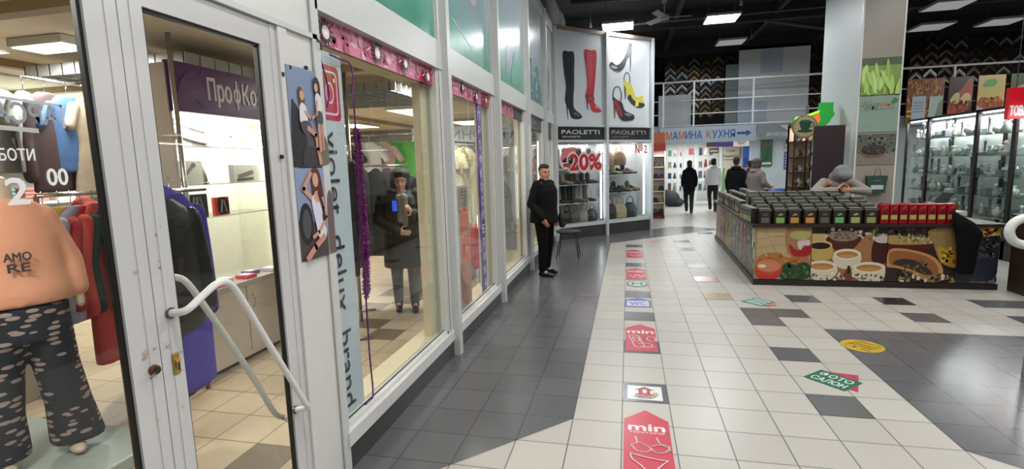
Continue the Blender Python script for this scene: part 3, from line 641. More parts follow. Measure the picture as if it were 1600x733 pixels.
    if g.get('lean_body'):
        q.caps(ch, nk + Vector((0, .02, -.07)), .17 * f, .12 * f, cm, 16); q.caps(ch, pel, .17 * f, .16 * f, cm, 16)
    else:
        dx = lambda z: ((ch.x * (z - .95) / .33) if z < ch.z else ch.x + (nk.x - ch.x) * (z - ch.z) / max(.01, nk.z - ch.z), ch.y * min(1, max(0, (z - .95) / .33)))
        rings = []
        for z, rx, ry in [(hem, .19, .15), (max(hem + .05, .9), .188, .15), (1.05, .172, .14), (1.2, .185, .145), (1.33, .205, .14), (1.41, .18, .115), (1.455, .10, .085), (1.49, .075, .075)]:
            if z < hem: continue
            ox, oy = dx(z); rings.append((ox, oy, z, rx * f * g.get('wide', 1), ry * f * g.get('deep', 1)))
        q.loft(rings, cm, 24)
    for s in (1, -1):
        S = Vector(g.get('shp', {}).get(s, (s * g['sw'], 0, g['sh']))) ; E_, W_ = Vector(arms[s][0]), Vector(arms[s][1]); r = g.get('sleeve', 1.0)
        q.ell(S + Vector((0, 0, -.01)), (.07 * f, .072 * f, .062), cm, 12); q.caps(S, E_, .076 * r, .066 * r, cm, 12); q.caps(E_, E_.lerp(W_, .93), .064 * r, .05 * r, cm, 12)
    if g.get('puff'):
        rr = random.Random(3)
        for k in range(int((1.4 - hem) / .085)):
            z = hem + .05 + k * .085; ox, oy = dx(z); q.loft([(ox, oy, z - .035, .18 * f, .14 * f), (ox, oy, z, .208 * f, .168 * f), (ox, oy, z + .035, .18 * f, .14 * f)], cm, 24)
    o = rbuild(q, g['vox'], g.get('coat_name', 'coat'), t, cm, 3)
    if g.get('hood'):
        hc = mat(*g['hood']) if isinstance(g['hood'], tuple) else g['hood']; q = B()
        if g.get('hood_up'):
            he((0, .03, .02), (.128, .135, .15), hc); he((0, .06, -.1), (.13, .11, .1), hc)
            he((0, -.02, .07), (.115, .11, .085), hc)
        else:
            he((0, .1, -.16), (.125, .085, .07), hc); he((.07, .05, -.15), (.06, .06, .055), hc); he((-.07, .05, -.15), (.06, .06, .055), hc)
        rbuild(q, .01, 'hood', t, hc, 3)
    elif g.get('collar'):
        q = B(); q.loft([(nk.x, nk.y, nk.z - .03, .085, .08), (nk.x, nk.y, nk.z + .05, .08, .075)], cm, 20); rbuild(q, .01, 'collar', t, cm, 1)
    # trousers
    tm = g['trousers']; q = B()
    for s in (1, -1):
        h, k, a_ = [Vector(v) for v in legs[s]]; r = g.get('leg', 1.0); q.caps(pel + Vector((s * .05, 0, -.02)), h, .125 * r, .115 * r, tm, 14); q.caps(h, k, .108 * r, .076 * r, tm, 14); q.caps(k, a_ + Vector((0, 0, .03)), .074 * r, .058 * r, tm, 14)
    rbuild(q, g['vox'], 'trousers', t, tm, 3)
    for s in (1, -1):
        a_ = Vector(legs[s][2]); q = B(); sm_ = g.get('shoe', BLACK); z0 = a_.z - .09
        fd = Vector(g.get('toe', {}).get(s, (0, -1, 0))); fd.normalize()
        q.caps(a_ + Vector((0, 0, -.045)) - fd * .02, a_ + fd * .13 + Vector((0, 0, -.052)), .046, .038, sm_, 12); q.ell(a_ + fd * .155 + Vector((0, 0, -.056)), (.042, .05, .032), sm_, 12); q.caps(a_ + Vector((0, 0, -.03)), a_ + Vector((0, 0, g.get('boot', .03))), .05, .055, sm_, 12)
        q.ell(a_ - fd * .03 + Vector((0, 0, -.06)), (.04, .045, .028), sm_, 12)
        rbuild(q, .009, 'shoe', t, sm_, 2)
    return t
# standing man at the windows
CX = lambda p: p
man = human('person in black standing with folded look against the storefront, hands at the hips', (-1.25, 7.70, 0), math.radians(70), dict(
    vox=.012, scale=.985, hair=mat('#1b1613', .7), coat=mat('#08080a', .9, var=.3, bump=.3, spec=.2), trousers=mat('#070708', .9, spec=.15), shoe=mat('#0d0c0c', .35), coat_name='jacket', hem=.84, fat=1.18, deep=1.25, leg=1.08, collar=True,
    tilt=.05, turn=-.6, sw=.20, chest=(0, .0, 1.28),
    arms={1: [(.27, .05, 1.13), (.25, -.06, .90), (-.1, -.25, -1), (0, 1, 0), (-1, 0, 0)], -1: [(-.27, .07, 1.14), (-.235, -.12, .92), (.25, -.4, -.9), (0, -1, .2), (1, 0, 0)]},
    legs={1: [(.1, 0, .92), (.115, -.01, .5), (.14, .05, .09)], -1: [(-.09, .0, .92), (-.1, -.03, .5), (-.11, -.02, .09)]}, skin=mat('#a9775c', .5, var=.06, scale=8)))
man['label'] = 'person in a black jacket and black trousers standing against the shop windows'
q = B(); q.ell((-1.0, 7.83, .86), (.055, .04, .12), BLACK, 14); q.ell((-.99, 7.84, .78), (.06, .045, .06), BLACK, 12); q.tube([(-1.02, 7.82, .95), (-1.03, 7.8, 1.05), (-1.05, 7.79, .98)], .008, BLACK, 6)
rbuild(q, .008, 'pouch', None, BLACK, 2, label='small black pouch hanging at the hip of the man in black', cat='pouch')
bpy.data.objects['pouch'].location = (0, 0, 0)
# person inside the shop
wp = fl(637, 484)
p = human('person in a dark coat and grey scarf holding a phone behind the first window', (wp.x, wp.y, 0), math.radians(24), dict(
    vox=.013, scale=.97, hair=mat('#2a201b', .85, bump=.5), style='bob', coat=mat('#23221f', .8, var=.25, bump=.3), trousers=mat('#5b5e60', .8), shoe=mat('#161514', .45), hem=.56, fat=1.32, boot=.1, tilt=.06, sleeve=1.4,
    arms={1: [(.27, -.02, 1.15), (.12, -.26, 1.22), (-.2, -.4, .5), (0, 0, 1), (-1, 0, 0)], -1: [(-.27, .03, 1.14), (-.06, -.24, 1.02), (1, -.2, -.15), (0, 0, -1), (0, 1, 0)]},
    legs={1: [(.09, 0, .92), (.1, -.05, .5), (.1, -.03, .09)], -1: [(-.08, 0, .92), (-.1, -.02, .5), (-.1, .05, .09)]}, skin=mat('#c79a80', .5, var=.06)))
q = B(); sc_ = mat('#8d8a83', .9, var=.5, scale=60)
q.loft([(0, -.02, 1.40, .11, .1), (0, -.02, 1.45, .1, .1), (0, -.02, 1.50, .07, .08)], sc_); q.caps((.03, -.15, 1.42), (.035, -.18, 1.1), .05, .035, sc_); q.caps((-.03, -.14, 1.42), (-.02, -.18, 1.15), .045, .035, sc_)
rbuild(q, .01, 'scarf', p, sc_, 2)
q = B(); q.bbox((wp.x + .03, wp.y - .32, 1.225), (wp.x + .10, wp.y - .307, 1.365), mat('#16181c', .3), .003)
o = q.build('phone', label='dark phone with a blue lit screen in the hand of the person in the shop', cat='phone'); q = B(); q.box((wp.x + .035, wp.y - .3215, 1.235), (wp.x + .095, wp.y - .3205, 1.355), mat('#3a5ae0', .3, emit=.8)); s_ = q.build('screen', o)
GREYCOAT = mat('#8f8780', .9, var=.12, bump=.4); 
# leaning attendant in the tea kiosk
lp = wy(1305, 300, 8.8)
lean = human('person in a grey hooded jumper leaning on the tea counter with bowed head', (lp.x, 8.98, 0), math.radians(4), dict(
    vox=.012, lean_body=True, coat_name='jumper', hair=mat('#3a2f2a', .8), coat=mat('#8d867f', .9, var=.15, bump=.4), trousers=mat('#25262a', .8), fat=1.0, hood=mat('#77787a', .9, var=.2, bump=.4), hood_up=True, tilt=.85, turn=0.05,
    head=(0, -.34, 1.40), chest=(0, -.12, 1.22), neckp=(0, -.25, 1.34), pelp=(0, .12, .97), shp={1: (.19, -.2, 1.30), -1: (-.19, -.2, 1.30)},
    arms={1: [(.36, -.33, 1.165), (.10, -.43, 1.19), (-1, -.1, .1), (0, 0, -1), (0, 1, -.5)], -1: [(-.38, -.33, 1.165), (-.11, -.44, 1.20), (.7, 0, .9), (0, -1, 0), (1, 0, 0)]},
    legs={1: [(.1, .12, .92), (.11, .02, .5), (.11, .08, .09)], -1: [(-.1, .12, .92), (-.11, .02, .5), (-.11, .08, .09)]}))
BLK = mat('#0d0e11', .9, var=.3, bump=.3, spec=.2)
walkleg = {1: [(.08, 0, .92), (.09, -.12, .52), (.07, -.02, .14)], -1: [(-.08, 0, .92), (-.08, .02, .5), (-.07, .12, .09)]}
armd = {1: [(.205, .04, 1.13), (.21, -.06, .90), (0, -.1, -1), (0, 1, 0), (-1, 0, 0)], -1: [(-.205, .06, 1.13), (-.21, .0, .90), (0, -.1, -1), (0, 1, 0), (1, 0, 0)]}
f1 = fl(1076, 333)
human('person in a long black coat walking away towards the lit shops', (f1.x, f1.y, 0), math.pi, dict(vox=.02, face=False, scale=.97, hair=mat('#15120f', .7), style='long', coat=BLK, trousers=mat('#0d0d0f', .8), hem=.72, fat=1.0, sw=.14, sh=1.37, arms=armd, legs=walkleg, boot=.2, hood=BLK))
f2 = fl(1113, 330)
human('person in a white hooded jacket and black trousers walking away', (f2.x, f2.y, 0), math.pi, dict(vox=.02, face=False, hair=mat('#17120f', .7), style='long', coat=mat('#d9dade', .8, var=.1, bump=.3), trousers=mat('#0d0d0f', .8), hem=.86, fat=1.08, sw=.145, sh=1.37, arms=armd, legs=walkleg, leg=.9, hood=mat('#d9dade', .8)))
human('person in a black jacket standing beyond the kiosk beside the grey hooded person', (2.75, 14.4, 0), math.radians(165), dict(vox=.02, face=False, hair=mat('#15120f', .7), coat=BLK, trousers=mat('#0d0d0f', .8), hem=.7, fat=1.12, sw=.15, sh=1.37, arms=armd, hood=BLK))
human('person with dark hair seen over the shoulder of the grey hooded person', (3.25, 15.2, 0), math.radians(190), dict(vox=.022, face=False, scale=.94, hair=mat('#15120f', .7), style='short', coat=mat('#1a1b1f', .8), trousers=mat('#0d0d0f', .8), hem=.7, fat=1.0, sw=.14, sh=1.37, arms=armd, collar=True))
human('person in a grey padded jacket and grey knitted hat facing right beyond the kiosk', (2.95, 13.1, 0), math.radians(120), dict(vox=.018, scale=.97, hair=mat('#5a5652', .9, bump=.5), style='bushy', coat=mat('#7d7472', .85, var=.1, bump=.3), trousers=mat('#1a1a1c', .8), hem=.7, fat=1.22, sw=.15, sh=1.38, arms={1: [(.27, .0, 1.15), (.2, -.22, 1.05), (0, -1, 0), (0, 0, 1), (-1, 0, 0)], -1: [(-.27, .0, 1.15), (-.2, -.22, 1.05), (0, -1, 0), (0, 0, 1), (1, 0, 0)]}, hood=mat('#7d7472', .85)))
# ================================================================ GARMENTS
def garment(kind, m, hm=None):
    q = B()
    if kind == 'jacket':
        q.loft([(0, 0, -.78, .24, .06), (.01, 0, -.6, .235, .065), (0, 0, -.35, .22, .065), (0, 0, -.12, .225, .06), (0, 0, -.03, .16, .05), (0, 0, .02, .07, .045)], m, 20)
        for s in (1, -1): q.caps((s * .2, 0, -.1), (s * .265, .01, -.38), .058, .052, m); q.caps((s * .265, .01, -.38), (s * .27, -.01, -.66), .052, .045, m)
    elif kind == 'coat':
        q.loft([(0, 0, -1.15, .2, .09), (.01, 0, -.8, .2, .085), (0, 0, -.35, .19, .08), (0, 0, -.12, .21, .07), (0, 0, -.03, .15, .055), (0, 0, .03, .08, .05)], m, 20)
        for s in (1, -1): q.caps((s * .19, 0, -.1), (s * .25, .02, -.4), .062, .055, m); q.caps((s * .25, .02, -.4), (s * .24, .0, -.72), .055, .05, m)
        q.caps((0, .05, .0), (0, .07, -.12), .08, .05, m)
    elif kind == 'dress':
        q.loft([(0, 0, -1.05, .27, .07), (0, .01, -.7, .2, .06), (0, 0, -.38, .14, .05), (0, 0, -.15, .17, .055), (0, 0, -.03, .12, .04), (0, 0, .01, .06, .04)], m, 20)
        for s in (1, -1): q.caps((s * .15, 0, -.08), (s * .21, 0, -.24), .05, .045, m)
    elif kind == 'shirt':
        q.loft([(0, 0, -.62, .2, .035), (0, 0, -.3, .19, .04), (0, 0, -.1, .2, .04), (0, 0, -.02, .13, .035), (0, 0, .01, .07, .03)], m, 20)
        for s in (1, -1): q.caps((s * .18, 0, -.09), (s * .28, 0, -.24), .045, .05, m)
    for k in range(5): x = -.14 + k * .07; q.caps((x, .045, -.5), (x * 1.15, .055, -.3), .012, .004, m, 6)
    me = remesh(q, .014, 3, kind); me.materials.clear(); me.materials.append(m); return me
GM = {k: garment(k, mat('#777777')) for k in ('jacket', 'coat', 'dress', 'shirt')}
hb = B(); hb.tube([(-.19, 0, -.07), (0, 0, .01), (.19, 0, -.07)], .008, mat('#c8c8c8', .4), 6); hb.tube([(0, 0, .01), (0, 0, .07), (.02, 0, .1), (0, 0, .125), (-.02, 0, .11)], .003, CHROME, 6)
HANG = hb.mesh('hanger')
def hang(kind, h, loc, rz, label, group=None, sc=1.0, bump=.3, rough=.85, metal=0):
    t = thing(kind, label, 'clothing', loc, rz, group); t.scale = (sc,) * 3
    me = GM[kind].copy(); me.materials[0] = mat(h, rough, metal, var=.2, scale=18, bump=bump)
    o = bpy.data.objects.new('cloth', me); C.objects.link(o); o.parent = t
    o = bpy.data.objects.new('hanger', HANG); C.objects.link(o); o.parent = t
    return t
def rail(x0, y0, x1, y1, z, label, posts=True):
    t = thing('clothes_rail', label, 'clothes rail', (x0, y0, 0)); q = B(); d = Vector((x1 - x0, y1 - y0, 0)); q.tube([(0, 0, z), (d.x, d.y, z)], .013, CHROME); q.build('bar', t)
    if posts:
        for e in (Vector((0, 0, 0)), d):
            q = B(); q.tube([(e.x, e.y, .0), (e.x, e.y, z)], .015, CHROME); n_ = Vector((-d.y, d.x, 0)).normalized() * .25; q.tube([e - n_ + Vector((0, 0, .02)), e + n_ + Vector((0, 0, .02))], .015, CHROME); q.build('post', t)
    return t
# ================================================================ LEFT SHOP INTERIOR
LOUV = mat('#b9bbbe', .35, .3)
b = B()
for k in range(13): b.box((-5.2, 3.62 + k * .16, 2.60), (-3.5, 3.632 + k * .16, 2.70), LOUV)
for k in range(13): b.box((-5.2 + k * .14, 3.62, 2.60), (-5.188 + k * .14, 5.55, 2.70), LOUV)
for k in range(10): b.box((-4.6, 5.6 + k * .16, 2.60), (-2.6, 5.612 + k * .16, 2.70), LOUV)
for k in range(13): b.box((-4.6 + k * .16, 5.6, 2.60), (-4.588 + k * .16, 7.1, 2.70), LOUV)
struct('trim_7', b)
LAMP = mat('#fff6e4', .5, emit=3.2, var=0)
lab = ['small square ceiling light seen through the left glass door', 'long ceiling light inside the shop over the display cabinet', 'bright ceiling panel seen through the first window', 'bright ceiling panel seen through the second window', 'ceiling light panel deep in the shop near the doors', 'far ceiling light panel deep on the left of the shop', 'far ceiling light panel at the back of the shop', 'ceiling light panel over the pale dresses behind the second window']
for k, (x, y, sx, sy) in enumerate(SHOP_LIT):
    t = thing('ceiling_light', lab[k], 'ceiling light', (x, y, 2.735), 0, 'shop ceiling panels')
    q = B(); q.box((-sx / 2 - .02, -sy / 2 - .02, 0), (sx / 2 + .02, sy / 2 + .02, .06), WHITE); q.build('frame', t); q = B(); q.box((-sx / 2, -sy / 2, -.006), (sx / 2, sy / 2, 0), LAMP); q.build('diffuser', t)
# cabinet
cy0, cy1 = 3.36, 4.46; CW = mat('#cfc4b8', .4)
t = thing('display_cabinet', 'lit white display cabinet with glass shelves under the purple shop sign', 'cabinet', (-3.4, cy0, 0)); L = cy1 - cy0
q = B(); q.box((-.5, 0, .04), (0, L + .6, .70), CW); q.box((-.5, 0, 0), (-.03, L + .6, .04), DARK); q.build('body', t)
q = B(); q.box((-.5, 0, .70), (.03, L + .6, .74), mat('#b5aca4', .3)); q.build('counter_top', t)
q = B(); q.box((-.5, 0, .74), (-.47, L + .6, 2.56), mat('#e4dcd2', .5)); q.box((-.5, -.03, .74), (-.02, 0, 2.56), CW); q.box((-.5, L, .74), (0.0, L + .04, 2.56), mat('#d8cdbc', .5)); q.box((-.5, 0, 2.2), (-.02, L, 2.23), CW); q.build('back_panel', t)
for k, z in enumerate((1.34, 1.62, 1.93)):
    q = B(); q.box((-.47, 0, z), (-.06, L, z + .006), GLASS_T); q.box((-.064, 0, z), (-.06, L, z + .006), mat('#d4dcd8', .2)); q.build('shelf', t)
q = B(); q.box((-.08, L - .025, .8), (-.04, L - .002, 2.18), mat('#fff3dc', .5, emit=7, var=0)); q.box((-.12, .02, 2.16), (-.06, L - .03, 2.195), mat('#fff3dc', .5, emit=7, var=0)); q.build('light_strip', t, label='glowing warm light strip')
for k in (.55, 1.1): q = B(); q.box((0, k, .08), (.006, k + .006, .69), mat('#9d948c', .5)); q.build('door_gap', t)
q = B(); q.tube([(.006, .62, .60), (.03, .62, .58), (.03, .62, .5), (.006, .62, .48)], .006, CHROME, 6); q.build('handle', t)
area(-3.55, 3.9, 2.14, .25, .9, 44, (1, .95, .88))
t = thing('shop_sign', 'purple shop sign with white lettering above the lit cabinet', 'sign', (-3.39, cy0 - .02, 2.2)); q = B(); q.box((-.05, 0, 0), (0, 1.75, .38), mat('#5c2f70', .35)); q.build('board', t)
a = Art((0, 0, 0), (0, 1, 0), (0, 0, 1)); a.d = .002; LC = '#e8e0ee'; a.text('Про', .36, .07, .62, .30, LC, .02); a.text('о', .645, .125, .725, .25, LC, .02); a.line([(.685, .07), (.685, .31)], .022, LC); a.text('Косметика', .75, .12, 1.55, .30, LC, .02); a.blob([(.05, .05), (.1, .25), (.25, .33), (.3, .2), (.18, .08)], '#6b3d80'); a.line([(.06, .3), (.2, .2), (.32, .34)], .01, '#7d5592', sm=5); a.line([(.08, .1), (.2, .14), (.3, .05)], .008, '#7d5592', sm=5); a.build('lettering', t)
q = B(); q.tube([(-3.3, 3.28, 0), (-3.3, 3.28, 2.75)], .018, CHROME); q.build('chrome_pole', label='chrome pole at the left edge of the lit cabinet', cat='pole')
q = B(); q.tube([(-2.95, 5.1, 0), (-2.95, 5.1, 2.75)], .022, CHROME); q.build('chrome_pole', label='chrome pole among dark coats seen through the first window', cat='pole')
# products
def pack(z, y, w_, h, c, label, draw=None, lean=.06):
    t = thing('product_pack', label, 'package', (-3.50, cy0 + y, z)); q = B(); q.bbox((-.03, 0, 0), (0, w_, h), mat(c, .4), .003); q.build('box', t)
    a = Art((0, 0, 0), (0, 1, 0), (0, 0, 1)); a.d = .001; draw(a); a.build('print', t); return t
tool = lambda u0, v0, u1, v1, c='#45423f', w_=.018: (lambda a: (a.line([(u0, v0), (u0 + (u1 - u0) * .6, v0 + (v1 - v0) * .7), (u1, v1)], w_, c), a.ell(u0, v0, w_, w_ * 1.3, c)))
pack(1.937, .03, .42, .22, '#e9e5de', 'white pack of straighteners on the top cabinet shelf, left', lambda a: (a.rect(.2, .01, .41, .21, '#b5b1ac'), tool(.05, .19, .34, .12)(a), tool(.05, .08, .36, .02)(a), a.line([(.04, .13), (.3, .12)], .006, '#77726c')))
pack(1.937, .47, .45, .22, '#f0ede6', 'white pack with thin tool on the top cabinet shelf, right', lambda a: (tool(.04, .13, .4, .05, '#8a857e', .008)(a), a.ell(.2, .1, .02, .012, '#4e4b48')))
pack(1.627, .05, .26, .2, '#e6e2da', 'white pack with pale brush on the middle cabinet shelf, left', lambda a: (a.line([(.04, .04), (.17, .16)], .03, '#9b9790'), a.ell(.17, .16, .025, .02, '#84807a')))
pack(1.627, .6, .42, .16, '#e8e4dc', 'white pack with grey clippers on the middle cabinet shelf, right', lambda a: (a.line([(.12, .05), (.3, .09)], .04, '#8b8780'), a.line([(.1, .02), (.3, .03)], .025, '#6b6762'), a.rect(.0, .0, .06, .16, '#c9c5be')))
t = thing('clipper', 'grey hair clipper standing on the middle cabinet shelf', 'clipper', (-3.6, cy0 + .44, 1.627)); q = B(); q.tube([(0, 0, .0), (0, -.01, .08), (0, -.05, .17)], [.022, .017, .02], mat('#8f8b86', .3)); q.build('body', t); q = B(); q.bbox((-.018, -.075, .165), (.018, -.035, .185), STEEL, .002); q.build('blade', t); q = B(); q.ell((0, 0, .008), (.035, .035, .01), mat('#6d6a66', .4), 12); q.build('stand', t)
pack(1.347, .13, .2, .2, '#3c3733', 'black pack of cutting tools on the lower cabinet shelf', lambda a: (a.rect(.02, .02, .18, .18, '#2a2624'), a.line([(.04, .03), (.06, .17)], .022, '#8a857e'), a.line([(.09, .03), (.09, .17)], .016, '#a09a92'), a.line([(.16, .03), (.12, .17)], .02, '#77716a'), a.rect(.03, .09, .08, .1, '#d0cac0')))
pack(1.347, .4, .17, .16, '#c43b34', 'red pack with black centre on the lower cabinet shelf', lambda a: (a.blob([(.04, .02), (.045, .15), (.15, .14), (.15, .02)], '#2c2523'), a.line([(.07, .03), (.09, .13)], .015, '#a09a92'), a.line([(.13, .03), (.11, .13)], .015, '#8a857e')))
for k in range(6):
    q = B(); c = ['#d84f72', '#e06a8a', '#e8c9cc', '#d94a5e', '#7a5fa8', '#c9b8c4'][k]; y = cy0 + .08 + k * .17; q.bbox((-3.62 + (k % 2) * .08, y, .742), (-3.50 + (k % 2) * .1, y + .12, .775), mat(c, .4), .004); q.box((-3.6 + (k % 2) * .08, y + .02, .775), (-3.53 + (k % 2) * .1, y + .1, .777), mat('#efe6e2', .4))
    q.build('cosmetic_case', label='small %s cosmetic case on the counter, %s from the door end' % (['rose pink', 'light pink', 'pale', 'coral red', 'violet', 'greyish'][k], ORD[k]), cat='case', group='cosmetic cases on the counter')
# mannequin in pyjamas
FISH = bpy.data.materials.new('fish_print'); FISH.use_nodes = True; nt = FISH.node_tree; pp = nt.nodes['Principled BSDF']; tc = nt.nodes.new('ShaderNodeTexCoord'); mp = nt.nodes.new('ShaderNodeMapping'); mp.inputs['Scale'].default_value = (11, 11, 30); vo = nt.nodes.new('ShaderNodeTexVoronoi'); vo.inputs['Scale'].default_value = 1.0; vo.inputs['Randomness'].default_value = .75; lt = nt.nodes.new('ShaderNodeMath'); lt.operation = 'LESS_THAN'; lt.inputs[1].default_value = .34
mx = nt.nodes.new('ShaderNodeMix'); mx.data_type = 'RGBA'; mx.inputs[6].default_value = lin('#20242f') + (1,); mx.inputs[7].default_value = lin('#a08e8c') + (1,); nt.links.new(tc.outputs['Object'], mp.inputs[0]); nt.links.new(mp.outputs[0], vo.inputs['Vector']); nt.links.new(vo.outputs['Distance'], lt.inputs[0]); nt.links.new(lt.outputs[0], mx.inputs[0]); nt.links.new(mx.outputs[2], pp.inputs['Base Color']); pp.inputs['Roughness'].default_value = .85
t = thing('mannequin', 'headless mannequin in a peach pyjama top and dark fish print trousers', 'mannequin', (-3.35, 2.12, .09), math.radians(62))
mm = mat('#c9b8a4', .4); q = B(); q.caps((0, 0, .95), (0, 0, 1.3), .12, .12, mm); q.caps((0, 0, 1.35), (0, 0, 1.6), .06, .05, mm)
for s in (1, -1): q.caps((s * .16, 0, 1.42), (s * .26, .02, 1.1), .045, .035, mm); q.caps((s * .26, .02, 1.1), (s * .265, -.02, .88), .035, .028, mm); q.caps((s * .1, 0, .9), (s * .15, 0, .1), .09, .045, mm); q.ell((s * .15, -.06, .03), (.045, .11, .035), mm)
rbuild(q, .015, 'body', t, mm)
PE = mat('#e3a184', .9, var=.08, scale=5, bump=.5); q = B(); q.loft([(0, 0, .93, .26, .15), (.01, 0, 1.0, .25, .155), (0, 0, 1.1, .235, .14), (0, 0, 1.3, .225, .13), (0, 0, 1.42, .195, .11), (0, 0, 1.49, .15, .10), (0, 0, 1.52, .1, .09)], PE, 24)
for s in (1, -1): q.caps((s * .16, 0, 1.42), (s * .25, .03, 1.15), .06, .066, PE); q.caps((s * .25, .03, 1.15), (s * .265, .0, .98), .066, .06, PE)
rbuild(q, .015, 'pyjama_top', t, PE)
a = Art((-.09, -.163, 1.06), (1, 0, 0), (0, 0, 1)); a.text('AMO', .05, .13, .16, .175, '#3c3a3c', .04); a.text('RE', .06, .07, .15, .115, '#3c3a3c', .04); a.build('chest_print', t)
q = B(); q.loft([(0, 0, .72, .22, .15), (0, 0, .92, .22, .14)], FISH, 20)
for s in (1, -1): q.loft([(s * .17, 0, .06, .135, .12), (s * .15, 0, .3, .11, .11), (s * .12, 0, .55, .108, .11), (s * .1, 0, .8, .12, .13)], FISH, 20)
rbuild(q, .015, 'pyjama_trousers', t, FISH)
q = B(); q.bbox((-4.3, 1.2, 0), (-2.85, 2.52, .085), mat('#97a29c', .3, var=.15), .01); q.build('display_platform', label='low grey green display platform under the mannequin', cat='platform')
# racks
rail(-3.8, 2.6, -3.8, 3.25, 1.6, 'low chrome rail of bright garments right of the mannequin')
rail(-4.6, 2.9, -4.6, 4.3, 2.5, 'high chrome rail at the back of the left glass door view')
cols = [('jacket', '#b5a98e', 'beige'), ('jacket', '#b59a4e', 'mustard'), ('jacket', '#8f8fa8', 'lilac grey'), ('jacket', '#a32028', 'red'), ('coat', '#b5403a', 'brick red'), ('coat', '#1e3a34', 'dark green'), ('coat', '#3d2028', 'maroon')]
for k, (kd, h, n) in enumerate(cols): hang(kd, h, (-3.8 + random.uniform(-.03, .03), 2.64 + k * .085, 1.50), math.radians(124 + random.uniform(-10, 10)), '%s garment on the low rail, %s from the mannequin' % (n, ORD[k]), 'garments on the low rail')
cols = [('shirt', '#8f9294', 'pale grey'), ('shirt', '#9a9c9a', 'off white'), ('jacket', '#3a2a2e', 'dark plum'), ('shirt', '#385a8c', 'blue'), ('dress', '#8d8272', 'taupe'), ('dress', '#a59a8a', 'pale beige'), ('coat', '#17181e', 'black'), ('coat', '#14151a', 'near black'), ('coat', '#1a1c24', 'navy')]
for k, (kd, h, n) in enumerate(cols): hang(kd, h, (-4.6 + random.uniform(-.03, .03), 3.02 + k * .15, 2.38), math.radians(112 + random.uniform(-14, 14)), '%s garment on the high rear rail, %s from the left' % (n, ORD[k]), 'garments on the high rear rail')
rail(-4.7, 3.6, -4.7, 4.0, 2.3, 'chrome rail stub behind the cabinet pole', False)
# cardboard clutter, white boxes under the racks
for k in range(4):
    q = B(); q.bbox((-4.9, 1.3 + k * .5, .0), (-4.5, 1.7 + k * .5, .34 + .05 * (k % 2)), mat(['#9a8f84', '#b0a69a', '#6f675f', '#a39a8e'][k], .8), .008)
    q.build('storage_box', label='%s storage box under the rear rail, %s from the left' % (['tan', 'pale', 'brown', 'grey'][k], ORD[k]), cat='box', group='storage boxes under the rear rail')
t = thing('shelf_unit', 'white wall unit with pale folded clothes far behind the mannequin', 'shelf unit', (-7.4, 4.3, 0)); q = B(); q.box((-.3, 0, 0), (0, 2.6, 2.5), mat('#cdd6d4', .5)); q.build('back_panel', t)
for z in (.5, .95, 1.4, 1.85, 2.25): q = B(); q.box((0, 0, z), (.4, 2.6, z + .03), mat('#e0e4e2', .4)); q.build('shelf', t)
area(-6.9, 5.6, 2.6, .5, 2.0, 45, (.95, 1, 1))
for j, z in enumerate((.53, .98, 1.43, 1.88)):
    for k in range(7):
        c, n = [('#b8bec0', 'pale grey'), ('#d8dad6', 'white'), ('#7fa8b0', 'light teal'), ('#c4b49a', 'sand'), ('#8d98a8', 'blue grey'), ('#c48a80', 'salmon'), ('#e4e0d4', 'ivory')][(k * 3 + j) % 7]
        q = B(); [q.bbox((-.14, -.13, i * .045), (.14, .13, i * .045 + .04), mat(c, .9), .012) for i in range(4)]; q.build('folded_clothes', label='%s folded pile on the white wall unit, %s shelf up, %s along' % (n, ORD[j], ORD[k]), cat='clothing', group='folded piles on the wall unit', loc=(-7.2, 4.5 + k * .35, z))
# blue coat with black body by the door
rail(-2.62, 2.15, -2.62, 2.75, 1.62, 'short chrome rail just inside the glass door', False)
hang('coat', '#45389c', (-2.60, 2.47, 1.58), math.radians(98), 'long violet blue coat hanging just inside the glass door', bump=.5)
hang('jacket', '#111015', (-2.56, 2.36, 1.57), math.radians(92), 'black padded jacket hanging in front of the violet blue coat', bump=.6, rough=.4)
hang('coat', '#2b3a30', (-2.72, 2.46, 1.50), math.radians(95), 'dark green coat half hidden behind the door stile')
# coats in the first window
rail(-2.75, 4.45, -3.2, 5.4, 1.95, 'chrome rail of dark coats seen through the first window')
for k in range(7):
    h, n = [('#1c1b1b', 'black'), ('#2b2622', 'brown black'), ('#201d22', 'charcoal'), ('#302a26', 'dark brown'), ('#1a1a1e', 'ink black'), ('#3b3632', 'grey brown'), ('#232323', 'soot grey')][k]
    hang('coat', h, (-2.80 - k * .06, 4.52 + k * .13, 1.84), math.radians(60 + 9 * (k % 3)), '%s coat on the window rail, %s from the banner' % (n, ORD[k]), 'dark coats behind the first window', 1.05)
rail(-4.9, 7.6, -3.1, 7.9, 2.25, 'chrome rail with white and green tops behind the person in the shop')
for k in range(8):
    h, n = [('#3b3a38', 'charcoal'), ('#4a4642', 'brown grey'), ('#d8d6cf', 'white'), ('#cfcfc9', 'off white'), ('#c9a7a4', 'pinkish'), ('#3fa030', 'bright green'), ('#5fb04a', 'light green'), ('#2e2c2c', 'black')][k]
    hang('shirt', h, (-4.7 + k * .2, 7.63 + k * .035, 2.13), math.radians(10 * ((k % 3) - 1)), '%s top on the rear rail behind the person, %s from the left' % (n, ORD[k]), 'tops on the rear shop rail', 1.15)
rail(-3.9, 6.5, -3.0, 6.7, 1.75, 'low chrome rail of dark coats behind the person in the shop')
for k in range(5): hang('coat', ['#2b2c30', '#34332f', '#1f1f22', '#3a3733', '#26282c'][k], (-3.8 + k * .17, 6.52 + k * .04, 1.64), math.radians(15 * (k % 2)), '%s coat behind the person in the shop, %s from the left' % (['slate', 'olive grey', 'black', 'taupe', 'blue black'][k], ORD[k]), 'dark coats behind the person')
